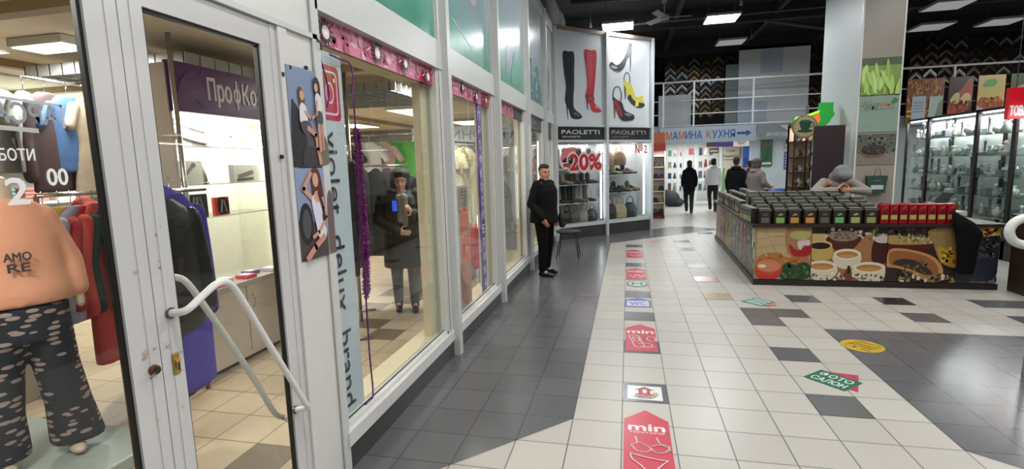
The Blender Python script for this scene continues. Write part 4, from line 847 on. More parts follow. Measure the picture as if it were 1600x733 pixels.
# second and third window contents
rail(-2.5, 6.4, -2.1, 8.3, 2.05, 'chrome rail of pale dresses seen through the second window')
sets = [('coat', '#1d1c20', 'black'), ('dress', '#e4dcc0', 'ivory'), ('dress', '#dcd4b0', 'cream'), ('coat', '#c8c49a', 'pale olive'), ('coat', '#e0d6b8', 'cream long'), ('shirt', '#2c2b30', 'striped dark'), ('coat', '#7d8280', 'grey'), ('coat', '#8f9390', 'light grey'), ('coat', '#a5a6a0', 'silver grey')]
for k, (kd, h, n) in enumerate(sets): hang(kd, h, (-2.48 + k * .042, 6.5 + k * .2, 1.93), math.radians(70 - 12 * (k % 3)), '%s garment on the second window rail, %s from the near end' % (n, ORD[k]), 'garments behind the second window')
rail(-1.95, 6.5, -1.95, 7.6, 1.05, 'low chrome rail of red and white tops in the third window')
for k in range(6): hang('jacket', ['#b01c2c', '#c2243a', '#c9c9c6', '#b8b8b4', '#55575a', '#d0cfcb'][k], (-1.96, 6.6 + k * .17, .95), math.radians(80), '%s jacket low in the third window, %s from the left' % (['crimson', 'bright red', 'white', 'pale grey', 'dark grey', 'off white'][k], ORD[k]), 'jackets low in the third window', .78)
t = thing('storage_cabinet', 'low grey cabinet with dark boards in the second window', 'cabinet', (-2.6, 7.0, 0)); q = B(); q.bbox((-.3, -.4, 0), (.3, .5, .8), mat('#8b8f90', .5), .01); q.build('body', t); q = B(); q.bbox((-.32, -.42, .8), (.32, .52, .86), mat('#3a4042', .4), .005); q.build('top', t)
for k in range(2): q = B(); q.box((.3, -.38 + k * .45, .06), (.31, .04 + k * .45, .76), mat('#9b9fa0', .5)); d_ = q.build('door', t); q = B(); q.tube([(.315, -.0 + k * .1, .4), (.335, -.0 + k * .1, .43), (.315, 0 + k * .1, .5)], .005, CHROME, 6); q.build('handle', d_)
# wall lettering marks at the back of the shop
t = thing('wall_sign', 'pale sign with blue grey lettering above the rear rail in the second window', 'sign', (-4.6, 10.6, 2.15)); q = B(); q.box((0, 0, 0), (2.6, .03, .4), mat('#aab0ae', .5)); q.build('board', t)
a = Art((0, -.001, 0), (1, 0, 0), (0, 0, 1)); a.text('ДЖИНСИ ТА', .3, .08, 2.4, .32, '#5f7080', .02); a.build('lettering', t)
q = B(); q.bbox((-4.6, 10.0, 0), (-2.0, 10.5, 1.6), mat('#8f9294', .6), .01); q.build('wall_shelf', label='grey rear counter wall below the pale lettered sign', cat='counter')

# ================================================================ SHOE SHOP (angled windows)
PA = Vector((-1.545, 11.145, 0)); ang = math.atan2(13.13 - 11.145, .585 + 1.545); L2 = 2.91
def PW(s, d, z): return PA + Vector((math.cos(ang) * s - math.sin(ang) * d, math.sin(ang) * s + math.cos(ang) * d, z))
def pw_struct(name, fn): b = B(); fn(b); b.build(name, kind='structure', loc=PA, rz=ang)
WP2 = mat('#c3c8ca', .3, var=.04)
def f_(b):
    b.box((0, .02, 0), (L2, .5, .27), PLINTH)
    b.box((0, 0, .27), (L2, .55, .34), WP2); b.box((0, 0, 2.17), (L2, .1, 2.21), WP2); b.box((0, 0, 2.50), (L2, .1, 2.56), WP2); b.box((0, 0, 4.52), (L2, .12, 4.6), mat('#8c7a70', .5)); b.box((0, .05, 2.21), (L2, .12, 2.5), WP2)
    for s in (0, 1.43, 2.85): b.box((s, -.03, 0), (s + .07, .1, 4.58), WP2)
    b.box((0, .5, .34), (L2, .54, 4.5), mat('#c9ccce', .5)); b.box((L2 - .04, .0, .27), (L2, .5, 4.5), WP2)
    b.box((0, .05, 4.42), (L2, .5, 4.5), WP2)
pw_struct('wall_shoe_shop', f_)
pw_struct('window_6', lambda b: b.box((.07, .04, .34), (1.43, .046, 2.17), GLASS)); pw_struct('window_7', lambda b: b.box((1.5, .04, .34), (2.85, .046, 2.17), GLASS))
def shoe_poster(s0, s1, label, draw):
    t = thing('wall_poster', label, 'poster', PW(s0, .03, 2.56), ang); w_ = s1 - s0; q = B(); q.box((0, 0, 0), (w_, .03, 1.96), mat('#c9cfd3', .25, var=.02)); q.build('panel', t)
    a = Art((0, 0, 0), (1, 0, 0), (0, 0, 1), .001, .3); draw(a); a.build('print', t)
def d1_(a):
    a.blob([(.2, 1.50), (.35, 1.53), (.5, 1.50), (.5, 1.1), (.49, .72), (.46, .52), (.5, .33), (.66, .22), (.7, .14), (.55, .1), (.4, .14), (.34, .3), (.28, .38), (.24, .52), (.27, .8), (.22, 1.1)], '#141519')
    a.poly([(.27, .44), (.31, .36), (.325, .1), (.305, .1)], '#141519'); a.line([(.24, 1.38), (.48, 1.36)], .012, '#3a3b40'); a.blob([(.48, .2), (.58, .17), (.66, .17), (.6, .22), (.5, .26)], '#55565c'); a.rect(.42, .16, .47, 1.35, '#26272c')
    a.blob([(.78, 1.58), (.95, 1.6), (1.12, 1.58), (1.1, 1.15), (1.06, .8), (1.04, .62), (1.06, .47), (1.2, .36), (1.26, .29), (1.12, .26), (.98, .3), (.92, .44), (.84, .52), (.8, .62), (.86, .85), (.83, 1.2)], '#b52c3a')
    a.poly([(.82, .56), (.88, .5), (.865, .31), (.85, .31)], '#8a1f2c'); a.blob([(.8, .62), (.9, .66), (1.04, .6), (1.04, .52), (.95, .54), (.84, .55)], '#8f1f30'); a.rect(.9, .54, 1.0, .6, '#7a6a4a'); a.blob([(1.05, .38), (1.15, .35), (1.2, .33), (1.1, .4)], '#e29aa0'); a.blob([(.83, 1.5), (.98, 1.52), (1.0, 1.1), (.95, .8), (.88, .9)], '#bf4450')
def d2_(a):
    a.blob([(.06, 1.12), (.14, 1.2), (.3, 1.14), (.5, 1.3), (.62, 1.56), (.68, 1.66), (.76, 1.62), (.74, 1.38), (.62, 1.3), (.5, 1.08), (.3, 1.0), (.12, 1.04)], '#141519'); a.poly([(.68, 1.42), (.74, 1.4), (.71, 1.02), (.695, 1.02)], '#141519'); a.blob([(.1, 1.1), (.2, 1.12), (.32, 1.08), (.2, 1.05)], '#8a8c92'); a.blob([(.12, 1.03), (.3, .99), (.48, 1.07), (.45, 1.03), (.3, .97)], '#7a3a3a')
    a.ring(.6, .84, .09, .15, .025, '#4a4d52'); a.blob([(.5, .8), (.54, .6), (.66, .4), (.78, .26), (.98, .22), (1.14, .27), (1.12, .36), (.98, .42), (.84, .5), (.74, .72), (.6, .78)], '#c9bf42'); a.blob([(.62, .42), (.76, .28), (.94, .2), (1.12, .22), (1.16, .3), (1.0, .33), (.8, .38), (.7, .5)], '#1b1c20'); a.poly([(.8, .4), (1.1, .5), (1.12, .4), (.9, .32)], '#c9bf42'); a.poly([(.84, .22), (.96, .24), (.98, .38), (.88, .38)], '#d8cf5a'); a.poly([(.52, .7), (.56, .64), (.55, .38), (.535, .38)], '#35363a')
    a.ring(.3, .46, .13, .2, .022, '#3a3b40'); a.blob([(.16, .42), (.22, .24), (.32, .04), (.44, -.12 + .02), (.62, -.13 + .02), (.8, -.08), (.82, .02), (.66, .08), (.52, .14), (.44, .3), (.3, .36)], '#15161a')
    a.blob([(.19, .36), (.25, .2), (.34, .04), (.42, -.04), (.46, .04), (.38, .2), (.3, .34)], '#8a2436'); a.poly([(.19, .3), (.24, .22), (.235, -.06), (.22, -.06)], '#7a2030'); a.blob([(.5, .05), (.6, .07), (.74, .02), (.62, 0)], '#77797f')
pa_ = lambda a: d1_(a)
shoe_poster(.07, 1.43, 'white poster of a tall black boot and a tall red boot above the sale window', d1_)
def d2b(a):
    # shift up a little so the lowest shoe clears the frame
    O = a.O.copy(); a.O = a.O + Vector((0, 0, .2)); d2_(a); a.O = O
shoe_poster(1.5, 2.85, 'white poster of black, yellow and red high heels above the right shoe window', d2b)
for k, (s0, s1) in enumerate(((.09, 1.41), (1.52, 2.83))):
    t = thing('shop_sign', ['black shoe shop name sign above the sale window', 'black shoe shop name sign above the right shoe window'][k], 'sign', PW(s0, .05, 2.22), ang, 'shoe shop name signs'); q = B(); q.box((0, -.02, 0), (s1 - s0, 0, .27), mat('#0c0f18', .25)); q.build('board', t)
    a = Art((0, -.0205, 0), (1, 0, 0), (0, 0, 1)); c = '#d0d0d0' if k == 0 else '#9a9494'; a.text('PAOLETTI', .12, .12, 1.18, .21, c, .02); a.text('ЖІНОЧЕ ВЗУТТЯ', .13, .04, .62, .08, c, .01); a.build('lettering', t)
area(*PW(.75, .3, 2.14), 1.2, .3, 9, (1, .98, .95), (0, 0, ang)); area(*PW(2.2, .3, 2.14), 1.2, .3, 9, (1, .98, .95), (0, 0, ang))
for k, s in enumerate((1.36, 2.72)):
    q = B(); q.box((s, .09, .4), (s + .025, .12, 2.12), mat('#f6f8ff', .5, emit=5, var=0)); q.build('light_tube', label=['white vertical light tube at the right edge of the sale window', 'white vertical light tube at the right edge of the right shoe window'][k], cat='light', loc=PA, rz=ang)
q = B(); q.box((-1.75, 10.1, .3), (-1.72, 10.16, 2.15), mat('#f6f8ff', .5, emit=5, var=0)); q.build('light_tube', label='white vertical light tube in the narrow window beside the man', cat='light')
# shoes
def shoe_proto(kind):
    q = B(); m = mat('#777777')
    q.caps((0, .06, .045), (0, -.07, .035), .036, .033, m, 10); q.ell((0, -.115, .03), (.034, .05, .026), m, 10)
    if kind == 'heel': q.caps((0, .08, .1), (0, -.04, .05), .03, .03, m, 10); q.cone((0, .1, .09), (0, .11, 0), .018, .008, m, 8)
    if kind in ('boot', 'tall'): z = .16 if kind == 'boot' else .34; q.caps((0, .065, .05), (0, .07, z), .04, .05, m, 10); q.box((-.03, .05, 0), (.03, .11, .03), m)
    if kind == 'sneaker': q.box((-.035, -.14, 0), (.035, .1, .022), m); q.caps((0, .06, .06), (0, .05, .09), .035, .035, m, 10)
    me = remesh(q, .008, 2, kind); me.materials.clear(); me.materials.append(m); return me
SH = {k: shoe_proto(k) for k in ('heel', 'boot', 'tall', 'sneaker')}
def bag_proto():
    q = B(); m = mat('#777777'); q.loft([(0, 0, 0, .14, .06), (0, 0, .1, .15, .065), (0, 0, .2, .1, .04), (0, 0, .23, .05, .025)], m, 18); me = remesh(q, .012, 2, 'bag'); me.materials.clear(); me.materials.append(m)
    h = B(); h.tube([(-.07, 0, .18), (-.06, 0, .28), (0, 0, .33), (.06, 0, .28), (.07, 0, .18)], .007, m, 6); return me, h.mesh('handle')
BAG, BAGH = bag_proto()
def shoe(kind, h, loc, rz, label, group):
    me = SH[kind].copy(); me.materials[0] = mat(h, .4, var=.1); o = bpy.data.objects.new('shoe', me); C.objects.link(o); o.location = loc; o.rotation_euler = (0, 0, rz); o.scale = (1.25,) * 3; return tag(o, label, 'shoe', group)
def bag(h, loc, rz, label, group, s=1):
    t = thing('handbag', label, 'bag', loc, rz, group); t.scale = (s,) * 3; m = mat(h, .4, var=.15)
    for nm, me in (('body', BAG), ('handle', BAGH)):
        me = me.copy(); me.materials[0] = m; o = bpy.data.objects.new(nm, me); C.objects.link(o); o.parent = t
SN = {.352: 'bottom', .80: 'lower', 1.22: 'middle', 1.58: 'upper', .98: 'lower', 1.4: 'upper'}
t = thing('display_shelves', 'white shelves of boots and bags in the sale window', 'shelves', PW(0, 0, 0), ang)
for z in (.80, 1.22, 1.58): q = B(); q.box((.1, .12, z - .015), (1.3, .48, z), mat('#d2d4d6', .4)); q.build('shelf', t)
q = B()
for s in (.15, .68, 1.2): q.tube([(s, .4, .34), (s, .4, 2.15)], .008, CHROME, 6)
q.build('uprights', t)
cz = ['#1d1c1e', '#2b2320', '#7a6250', '#22242a', '#3b4438', '#4a3328', '#15161a', '#8f8a80']; nz = ['black', 'dark brown', 'tan', 'blue black', 'olive', 'brown', 'jet black', 'stone']
for r, (z, kd, n) in enumerate(((.80, 'tall', 8), (1.22, 'boot', 9), (1.58, 'tall', 7))):
    for k in range(n):
        i = (k * 3 + r) % 8; shoe(kd, cz[i], PW(.2 + k * 1.08 / n, .22 + .07 * (k % 2), z), ang + .5 - .9 * (k % 3 == 0), '%s %s on the %s shelf of the sale window, %s from the left' % (nz[i], {'tall': 'tall boot', 'boot': 'ankle boot', 'heel': 'shoe'}[kd], ['lower', 'middle', 'upper'][r], ORD[k]), 'footwear in the sale window')
for k in range(5): bag(['#2b2c2e', '#17181a', '#55504a', '#8a7f74', '#232325'][k], PW(.25 + k * .24, .25, .34), ang + .2, '%s bag on the floor of the sale window, %s from the left' % (['charcoal', 'black', 'grey brown', 'taupe', 'ink'][k], ORD[k]), 'bags in the sale window', 1.25)

t = thing('sale_sign', 'red sale sign with white outlined percent figures across the shoe window', 'sign', PW(.25, .035, 1.55), ang); 
q = B(); q.box((0, -.002, .03), (1.02, 0, .05), mat('#d9cfd0', .4)); q.build('sheet', t)
a = Art((0, -.003, 0), (1, 0, 0), (0, 0, 1)); a.blob([(-.08, .2), (0, .45), (.3, .5), (.34, .38), (.1, .3)], '#d9757a'); a.text('-20%', -.03, -.03, 1.09, .37, '#e6d2d2', .11); a.text('-20%', 0, 0, 1.06, .34, '#b8202c', .06); a.build('figures', t)
t = thing('display_shelves', 'white shelves of bags and shoes in the right shoe window', 'shelves', PW(0, 0, 0), ang)
for z in (.98, 1.4): q = B(); q.box((1.55, .12, z - .015), (2.6, .48, z), mat('#d2d4d6', .4)); q.build('shelf', t)
for k in range(8):
    i = (k * 3) % 8; shoe(['boot', 'heel', 'sneaker'][k % 3], cz[i], PW(1.62 + k * .13, .22 + .06 * (k % 2), .98), ang + .5, '%s shoe on the lower shelf of the right shoe window, %s from the left' % (nz[i], ORD[k]), 'shoes in the right window')
for k in range(6): shoe(['boot', 'heel'][k % 2], ['#1c2226', '#26302c', '#9a9060', '#22242a', '#2b2b33', '#7a5a50'][k], PW(1.62 + k * .16, .25, 1.4), ang + .3, '%s shoe on the upper shelf of the right shoe window, %s from the left' % (['blue black', 'dark green', 'khaki', 'black', 'navy', 'rose brown'][k], ORD[k]), 'shoes high in the right window')
for k in range(3): bag(['#1a1b22', '#a8996e', '#20232c'][k], PW(1.75 + k * .33, .25, .34), ang, '%s bag on the floor of the right shoe window' % ['black', 'khaki gold', 'dark navy'][k], 'bags in the right shoe window', 1.6)
for k in range(2): bag(['#a08362', '#8a6f55'][k], PW(1.72 + k * .38, .3, 1.62), ang, '%s bag hanging high in the right shoe window' % ['light tan', 'brown'][k], 'hanging bags in the right window', 1.5)
t = thing('window_lettering', 'red number lettering at the top of the right shoe window', 'lettering', PW(2.38, .035, 1.9), ang); a = Art((0, 0, 0), (1, 0, 0), (0, 0, 1)); a.text('№2', 0, 0, .38, .2, '#c4454c', .03); a.build('figures', t)
# stool
t = thing('stool', 'black stool with thin splayed legs beside the sale window', 'stool', (-1.07, 9.33, 0)); q = B(); q.loft([(0, 0, .44, .2, .18), (0, 0, .455, .235, .215), (0, 0, .475, .235, .215), (0, 0, .485, .21, .19)], mat('#1b1c1e', .6), 28); q.build('seat', t)
for sx in (1, -1):
    for sy in (1, -1): q = B(); q.tube([(sx * .13, sy * .1, .45), (sx * .2, sy * .17, 0.004)], .010, BLACK, 8); q.build('leg', t)
# ================================================================ MEZZANINE
YM = 16.5
b = B(); b.box((.2, YM, 2.55), (14, 21, 2.68), mat('#6d7073', .6)); b.box((.2, YM - .02, 2.40), (14, YM, 2.68), mat('#9a9fa3', .5)); struct('ceiling_mezzanine', b)
t = thing('railing', 'white metal railing along the edge of the upper floor', 'railing', (.4, YM + .03, 2.68)); WR = mat('#e6ebee', .4)
for z, r in ((1.33, .03), (.78, .018), (.38, .018), (.03, .02)):
    q = B(); q.tube([(0, 0, z), (13.4, 0, z)], r, WR, 8); q.build('rail', t)
for x in [wy(px, 130, YM).x - .4 for px in (1037, 1085, 1178)] + [5.0, 6.4, wy(1493, 110, YM).x - .4, 10.2, 12.0]: q = B(); q.box((x - .022, -.022, 0), (x + .022, .022, 1.33), WR); q.build('post', t)
# white partition panels
t = thing('partition_panel', 'large white partition panel standing on the upper floor', 'panel', (3.35, 17.6, 2.68)); q = B(); q.box((0, 0, 0), (2.0, .05, 2.42), mat('#dfe3e6', .5, var=.06, scale=1.2)); q.build('board', t)
a = Art((0, -.002, 0), (1, 0, 0), (0, 0, 1)); a.rect(.62, 1.6, 1.25, 2.3, '#bcc6da'); a.rect(0, .1, .45, 1.0, '#b4c0d8'); a.rect(.45, .1, .85, .75, '#c0cadb'); a.line([(0, 1.2), (2, 1.3)], .01, '#8d9399'); a.build('patches', t)
q = B(); q.box((2.98, 17.62, 2.68), (3.34, 17.7, 4.6), mat('#7f868a', .5)); q.build('partition_panel', label='narrow grey panel left of the large white partition', cat='panel')
q = B(); q.bbox((.95, 17.5, 2.68), (1.95, 17.56, 3.75), mat('#c6cccd', .5), .01); q.build('partition_panel', label='low pale panel behind the left end of the railing', cat='panel')
# frame corner samples
def corner(cs):
    q = B()
    for k, c in enumerate(cs):
        o = -.055 * k; wd = .05
        for s in (1, -1): q.add([(0, -.02, .17 + o), (0, -.02, .17 + o - wd * 1.35), (s * .17, -.02, o - wd * 1.35), (s * .17, -.02, o), (0, 0, .17 + o), (0, 0, .17 + o - wd * 1.35), (s * .17, 0, o - wd * 1.35), (s * .17, 0, o)], [(0, 1, 2, 3) if s == -1 else (3, 2, 1, 0), (4, 5, 6, 7) if s == 1 else (7, 6, 5, 4), (0, 3, 7, 4), (1, 2, 6, 5), (3, 2, 6, 7), (0, 1, 5, 4)], mat(c, .35, .3))
    return q.mesh('corner')
CK = [('gold', ['#a08848', '#5a4420']), ('dark brown', ['#3a2a22', '#2a1d18']), ('silver', ['#a8aaac', '#55585c']), ('black and cream', ['#17171a', '#8d866c']), ('walnut', ['#4a3028', '#6a5648']), ('white', ['#b4b8ba', '#7a7e82'])]
CM = [(n, corner(c)) for n, c in CK]
def samples(x0, n, zr, y, where, pick, board=True, s=1.0):
    if board:
        q = B(); q.box((x0 - .2, y + .005, 2.68), (x0 + n * .37 - .17, y + .04, zr[-1] + .35), mat('#1a1919', .8)); q.build('sample_board', label='dark sample board %s' % where, cat='board')
    for i in range(n):
        for j, z in enumerate(zr):
            pv = pick(i, j)
            nm, me = CM[pv]; o = bpy.data.objects.new('frame_sample', me); C.objects.link(o); o.location = (x0 + i * .37, y, z + .05 * ((i * 7) % 3)); o.scale = (s,) * 3
            tag(o, '%s frame corner %s, %s column, %s up' % (nm, where, ORD[i], ORD[j]), 'frame sample', 'frame corner samples ' + where)
rr = random.Random(11)
pk = {}
def pick(i, j):
    if (i, j) not in pk: pk[(i, j)] = rr.choice([0, 1, 2, 3, 4, 0, 1, 4, 5])
    return pk[(i, j)]
zs = [3.15 + .2 * k for k in range(9)]
samples(wy(1047, 150, 18.2).x, 7, zs, 18.2, 'left of the white partition', pick)
pk = {}; rr = random.Random(5)
samples(wy(1268, 150, 18.2).x, 2, zs, 18.2, 'between partition and column', lambda i, j: rr.choice([1, 1, 4, 3]))
pk = {}; rr = random.Random(9)
samples(wy(1432, 100, 18.2).x, 12, [3.7 + .27 * k for k in range(6)], 18.2, 'right of the column', lambda i, j: rr.choice([1, 1, 4, 4, 3, 2, 1]))
# hanging signs at the mezzanine edge
t = thing('direction_sign', 'long white sign with orange and blue lettering and a blue arrow', 'sign', (.93, YM - .08, 2.2)); q = B(); q.box((0, 0, 0), (2.72, .05, .46), mat('#aab8c4', .35)); q.build('board', t)
a = Art((0, -.001, 0), (1, 0, 0), (0, 0, 1)); OR_, BL_ = '#c06a30', '#2c5a9c'; u = .2
for ch, c in zip('МАМИНА КУХНЯ', [OR_, BL_, OR_, BL_, BL_, BL_, None, OR_, BL_, BL_, BL_, BL_]):
    if c: w_ = .165 if ch == 'М' else .135; a.text(ch, u, .12, u + w_, .35, c, .018); a.d -= a.step; u += w_ + .03
    else: u += .1
a.poly([(2.2, .2), (2.2, .27), (2.45, .27), (2.45, .33), (2.6, .235), (2.45, .14), (2.45, .2)], BL_); a.build('lettering', t)
t = thing('direction_sign', 'grey glossy sign panel right of the blue arrow sign', 'sign', (3.68, YM - .06, 2.22)); q = B(); q.box((0, 0, 0), (1.15, .04, .44), mat('#8a9296', .2)); q.build('board', t)
a = Art((0, -.001, 0), (1, 0, 0), (0, 0, 1)); a.text('аксесуари', .25, .06, .95, .2, '#c9cfd2', .01, shear=.2); a.ell(.12, .12, .05, .05, '#6f8f80'); a.poly([(.6, .4), (.85, .4), (.85, .22)], '#c9cfd2'); a.build('lettering', t)
def sgn(px0, py0, px1, py1, Y, c, label, draw=None, th=.04, emit=0, name='shop_sign', rough=.4):
    p0 = wy(px0, py1, Y); p1 = wy(px1, py0, Y); t = thing(name, label, 'sign', (p0.x, Y, p0.z)); w_ = p1.x - p0.x; h = p1.z - p0.z
    q = B(); q.box((0, 0, 0), (w_, th, h), mat(c, rough, emit=emit)); q.build('board', t)
    if draw: a = Art((0, -.001, 0), (1, 0, 0), (0, 0, 1)); draw(a, w_, h); a.build('print', t)
    if emit:
        for x in (.08, w_ - .08): q = B(); q.tube([(x, th / 2, h), (x, th / 2, 2.56 - p0.z)], .008, STEEL, 6); q.build('hanging_rod', t)
    return t
sgn(1104, 217, 1146, 230, 17.2, '#5d4f96', 'purple sign with a yellow disc below the direction sign', lambda a, w_, h: (a.ell(.13 * w_, .5 * h, .1, .1, '#d0a83a'), [a.rect(.35 * w_, (.25 + .22 * k) * h, .92 * w_, (.32 + .22 * k) * h, '#b8aedc') for k in range(3)]), emit=.35)
sgn(1146, 217, 1171, 229, 17.2, '#d9d4cc', 'white lit sign with thin red lines beside the purple sign', lambda a, w_, h: (a.rect(.2 * w_, .55 * h, .8 * w_, .65 * h, '#b03a3a'), a.rect(.3 * w_, .3 * h, .7 * w_, .4 * h, '#b03a3a')), emit=.6)
# lower shops
YB = 20.2
b = B(); WS = mat('#cdd2d4', .5)
def seg(px0, px1, py0, py1, Y, m, th=.06):
    p0 = wy(px0, py1, Y); p1 = wy(px1, py0, Y); b.box((p0.x, Y, max(0, p0.z)), (p1.x, Y + th, p1.z), m)
b.box((1.1, YB, 2.25), (5.6, YB + .2, 2.55), WS)
for px in (1039, 1058, 1068, 1085, 1124): p0 = wy(px, 240, YB); b.box((p0.x, YB - .03, 0), (p0.x + .10, YB + .06, 2.5), WS)
for z in (.9, .05): b.box((1.3, YB - .02, z), (3.3, YB + .05, z + .1), WS)
p0 = wy(1124, 240, YB); b.box((p0.x, YB, 0), (p0.x + 1.05, YB + .1, 2.3), mat('#c4b9a8', .6))
p0 = wy(1172, 240, YB - 1); b.box((p0.x, YB - 1, 0), (9.0, YB - .9, 2.55), mat('#b3bcc1', .5))
struct('wall_lower_shops', b)
b = B(); b.box((1.35, YB + .01, .1), (3.3, YB + .016, 2.25), GLASS); struct('window_8', b)
area(2.3, 18.6, 2.38, 1.8, 1.2, 100, (.95, .98, 1)); area(2.3, 21.5, 2.4, 2.0, 1.5, 90, (1, .97, .92)); area(5.5, 17.8, 2.38, 2, .6, 30, (.95, .98, 1)); area(11.6, 12.6, 4.70, .62, .62, 200, (1, .97, .93)); area(11.6, 9.5, 4.70, .62, .62, 120, (1, .97, .93))  # lower shop fill lights, then far right lights added for the food posters
for k, x in enumerate((1.7, 2.8)):
    t = thing('tube_light', 'white tube light under the upper floor, %s' % ['left one', 'right one'][k], 'light', (x, 18.2, 2.5)); q = B(); q.box((-.5, -.04, 0), (.5, .04, .05), WHITE); q.build('housing', t); q = B(); q.box((-.48, -.03, -.02), (.48, .03, 0), mat('#fbfdff', .5, emit=6, var=0)); q.build('tube', t)
sgn(1130, 231, 1156, 249, YB - .06, '#c4b9a8', 'cream wall notice with two lines of dark lettering', lambda a, w_, h: (a.text('Студія', .15 * w_, .6 * h, .7 * w_, .9 * h, '#3d3a38', .01), a.text('Манікюру', .0, .1 * h, .95 * w_, .42 * h, '#3d3a38', .01)), .02)
sgn(1108, 231, 1123, 240, YB - .06, '#4a3a30', 'small brown sign with pale marks in the far shop', lambda a, w_, h: a.rect(.1 * w_, .3 * h, .9 * w_, .6 * h, '#b8a894'), .02)
sgn(1076, 232, 1084, 242, YB - .06, '#c0505a', 'small red sign on the far shop window', None, .02)
sgn(1160, 216, 1171, 262, YB - .9, '#2a55a0', 'blue door panel at the far end of the hall', lambda a, w_, h: a.rect(.2 * w_, .0, .8 * w_, .35 * h, '#1d3c7c'), .04, name='door_panel')
sgn(1188, 215, 1208, 260, YB - 1.05, '#1f5a34', 'dark green poster with red letters on the far white wall', lambda a, w_, h: (a.text('СКЛ', .1 * w_, .74 * h, .9 * w_, .86 * h, '#a03a3a', .03), a.rect(.1 * w_, .06 * h, .9 * w_, .14 * h, '#b8c8b8'), a.poly([(.3 * w_, .2 * h), (.5 * w_, .6 * h), (.8 * w_, .7 * h), (.6 * w_, .2 * h)], '#184a2a')), .02, name='wall_poster')
sgn(1225, 237, 1234, 264, YB - 1.05, '#3f3f7a', 'small purple notice on the far white wall', lambda a, w_, h: [a.rect(.15 * w_, (.1 + .17 * k) * h, .85 * w_, (.18 + .17 * k) * h, '#a8a8c8') for k in range(5)], .02, name='wall_notice')
sgn(1226, 213, 1236, 233, YB - 1.05, '#b5b0b2', 'grey notice with a dark red ring on the far white wall', lambda a, w_, h: (a.ring(.5 * w_, .6 * h, .25 * w_, .2 * h, .04, '#6a3038'), a.rect(.1 * w_, .1 * h, .9 * w_, .2 * h, '#6a3038')), .02, name='wall_notice')
sgn(1127, 262, 1133, 331, YB - 1.8, '#7fae72', 'pale green narrow display stand beside the white jacket', None, .3, name='display_stand')
# goods in the far shop
rr = random.Random(2); gc = [('#8f5a60', 'rose'), ('#46566e', 'slate blue'), ('#c9b88a', 'sand'), ('#57786a', 'sage'), ('#7a5f92', 'mauve'), ('#a89a92', 'stone'), ('#33343a', 'charcoal'), ('#c0504a', 'coral'), ('#d8d0c8', 'ivory')]
for j in range(4):
    q = B(); q.box((1.5, 21.0, .5 + j * .45 - .02), (3.3, 21.4, .5 + j * .45), WS); q.build('wall_shelf', label='%s shelf of goods in the far lit shop' % ['lowest', 'second lowest', 'second highest', 'highest'][j], cat='shelf', group='shelves in the far shop')
    for k in range(9):
        c, n = gc[(k * 2 + j) % 9]; x = 1.6 + k * .19; q = B(); h = rr.uniform(.16, .3)
        if k % 2: q.lathe([(.05, 0), (.065, h * .3), (.03, h * .75), (.035, h)], mat(c, .5), n=10)
        else: q.bbox((-.06, -.05, 0), (.06, .05, h), mat(c, .5), .008)
        q.build('shop_item', label='%s item on the %s shelf of the far lit shop, %s along' % (n, ['lowest', 'second lowest', 'second highest', 'highest'][j], ORD[k]), cat='item', group='goods in the far shop', loc=(x, 21.15, .5 + j * .45))
# shelf stand with orange sign right of the shoe shop
t = thing('display_rack', 'lit rack of hats and bags with an orange red top beyond the shoe shop', 'rack', (.70, 15.6, 0)); q = B(); q.box((0, .3, 0), (.36, .36, 2.0), mat('#d8cfc4', .5)); q.box((.33, 0, 0), (.36, .36, 2.0), WHITE); q.build('frame', t)
for z in (.08, .45, .8, 1.15, 1.5, 1.82): q = B(); q.box((0, 0, z), (.34, .34, z + .02), mat('#e0d6c8', .4)); q.build('shelf', t)
q = B(); q.box((0, 0, 0), (.35, .34, .12), mat('#6a2a26', .5)); q.build('base', t); q = B(); q.box((0, 0, 1.98), (.36, .34, 2.2), mat('#b03a30', .4)); q.box((0, 0, 2.2), (.34, .34, 2.5), mat('#b8603a', .4)); q.build('top_sign', t)
area(1.0, 15.5, 1.96, .4, .3, 8, (1, .95, .88))
for j, z in enumerate((.14, .47, .82, 1.17, 1.52)):
    for k in range(2):
        q = B(); c, n = [('#3a3a30', 'olive black'), ('#2a2622', 'dark brown'), ('#7a7238', 'mustard green'), ('#1f1f22', 'black'), ('#4a2c2a', 'maroon')][(j + k) % 5]; q.lathe([(.09, 0), (.1, .02), (.07, .05), (.06, .12), (.03, .15)], mat(c, .7), n=14)
        q.build('hat', label='%s hat on the lit rack, %s shelf up, %s' % (n, ORD[j], ['left', 'right'][k]), cat='hat', group='hats on the lit rack', loc=(.79 + k * .17, 15.75, z))
q = B(); p = fl(1047, 322); q.ell((0, 0, .3), (.33, .25, .3), mat('#2c3036', .8), 16); q.ell((.2, .05, .16), (.3, .22, .17), mat('#2c3036', .8), 14); q.ell((-.12, 0, .48), (.2, .15, .16), mat('#2c3036', .8), 14)
rbuild(q, .03, 'sack', None, mat('#2c3036', .8, bump=.4), 4, label='slumped dark grey sack on the floor by the far glass door', cat='sack').location = (p.x, p.y - .25, 0)
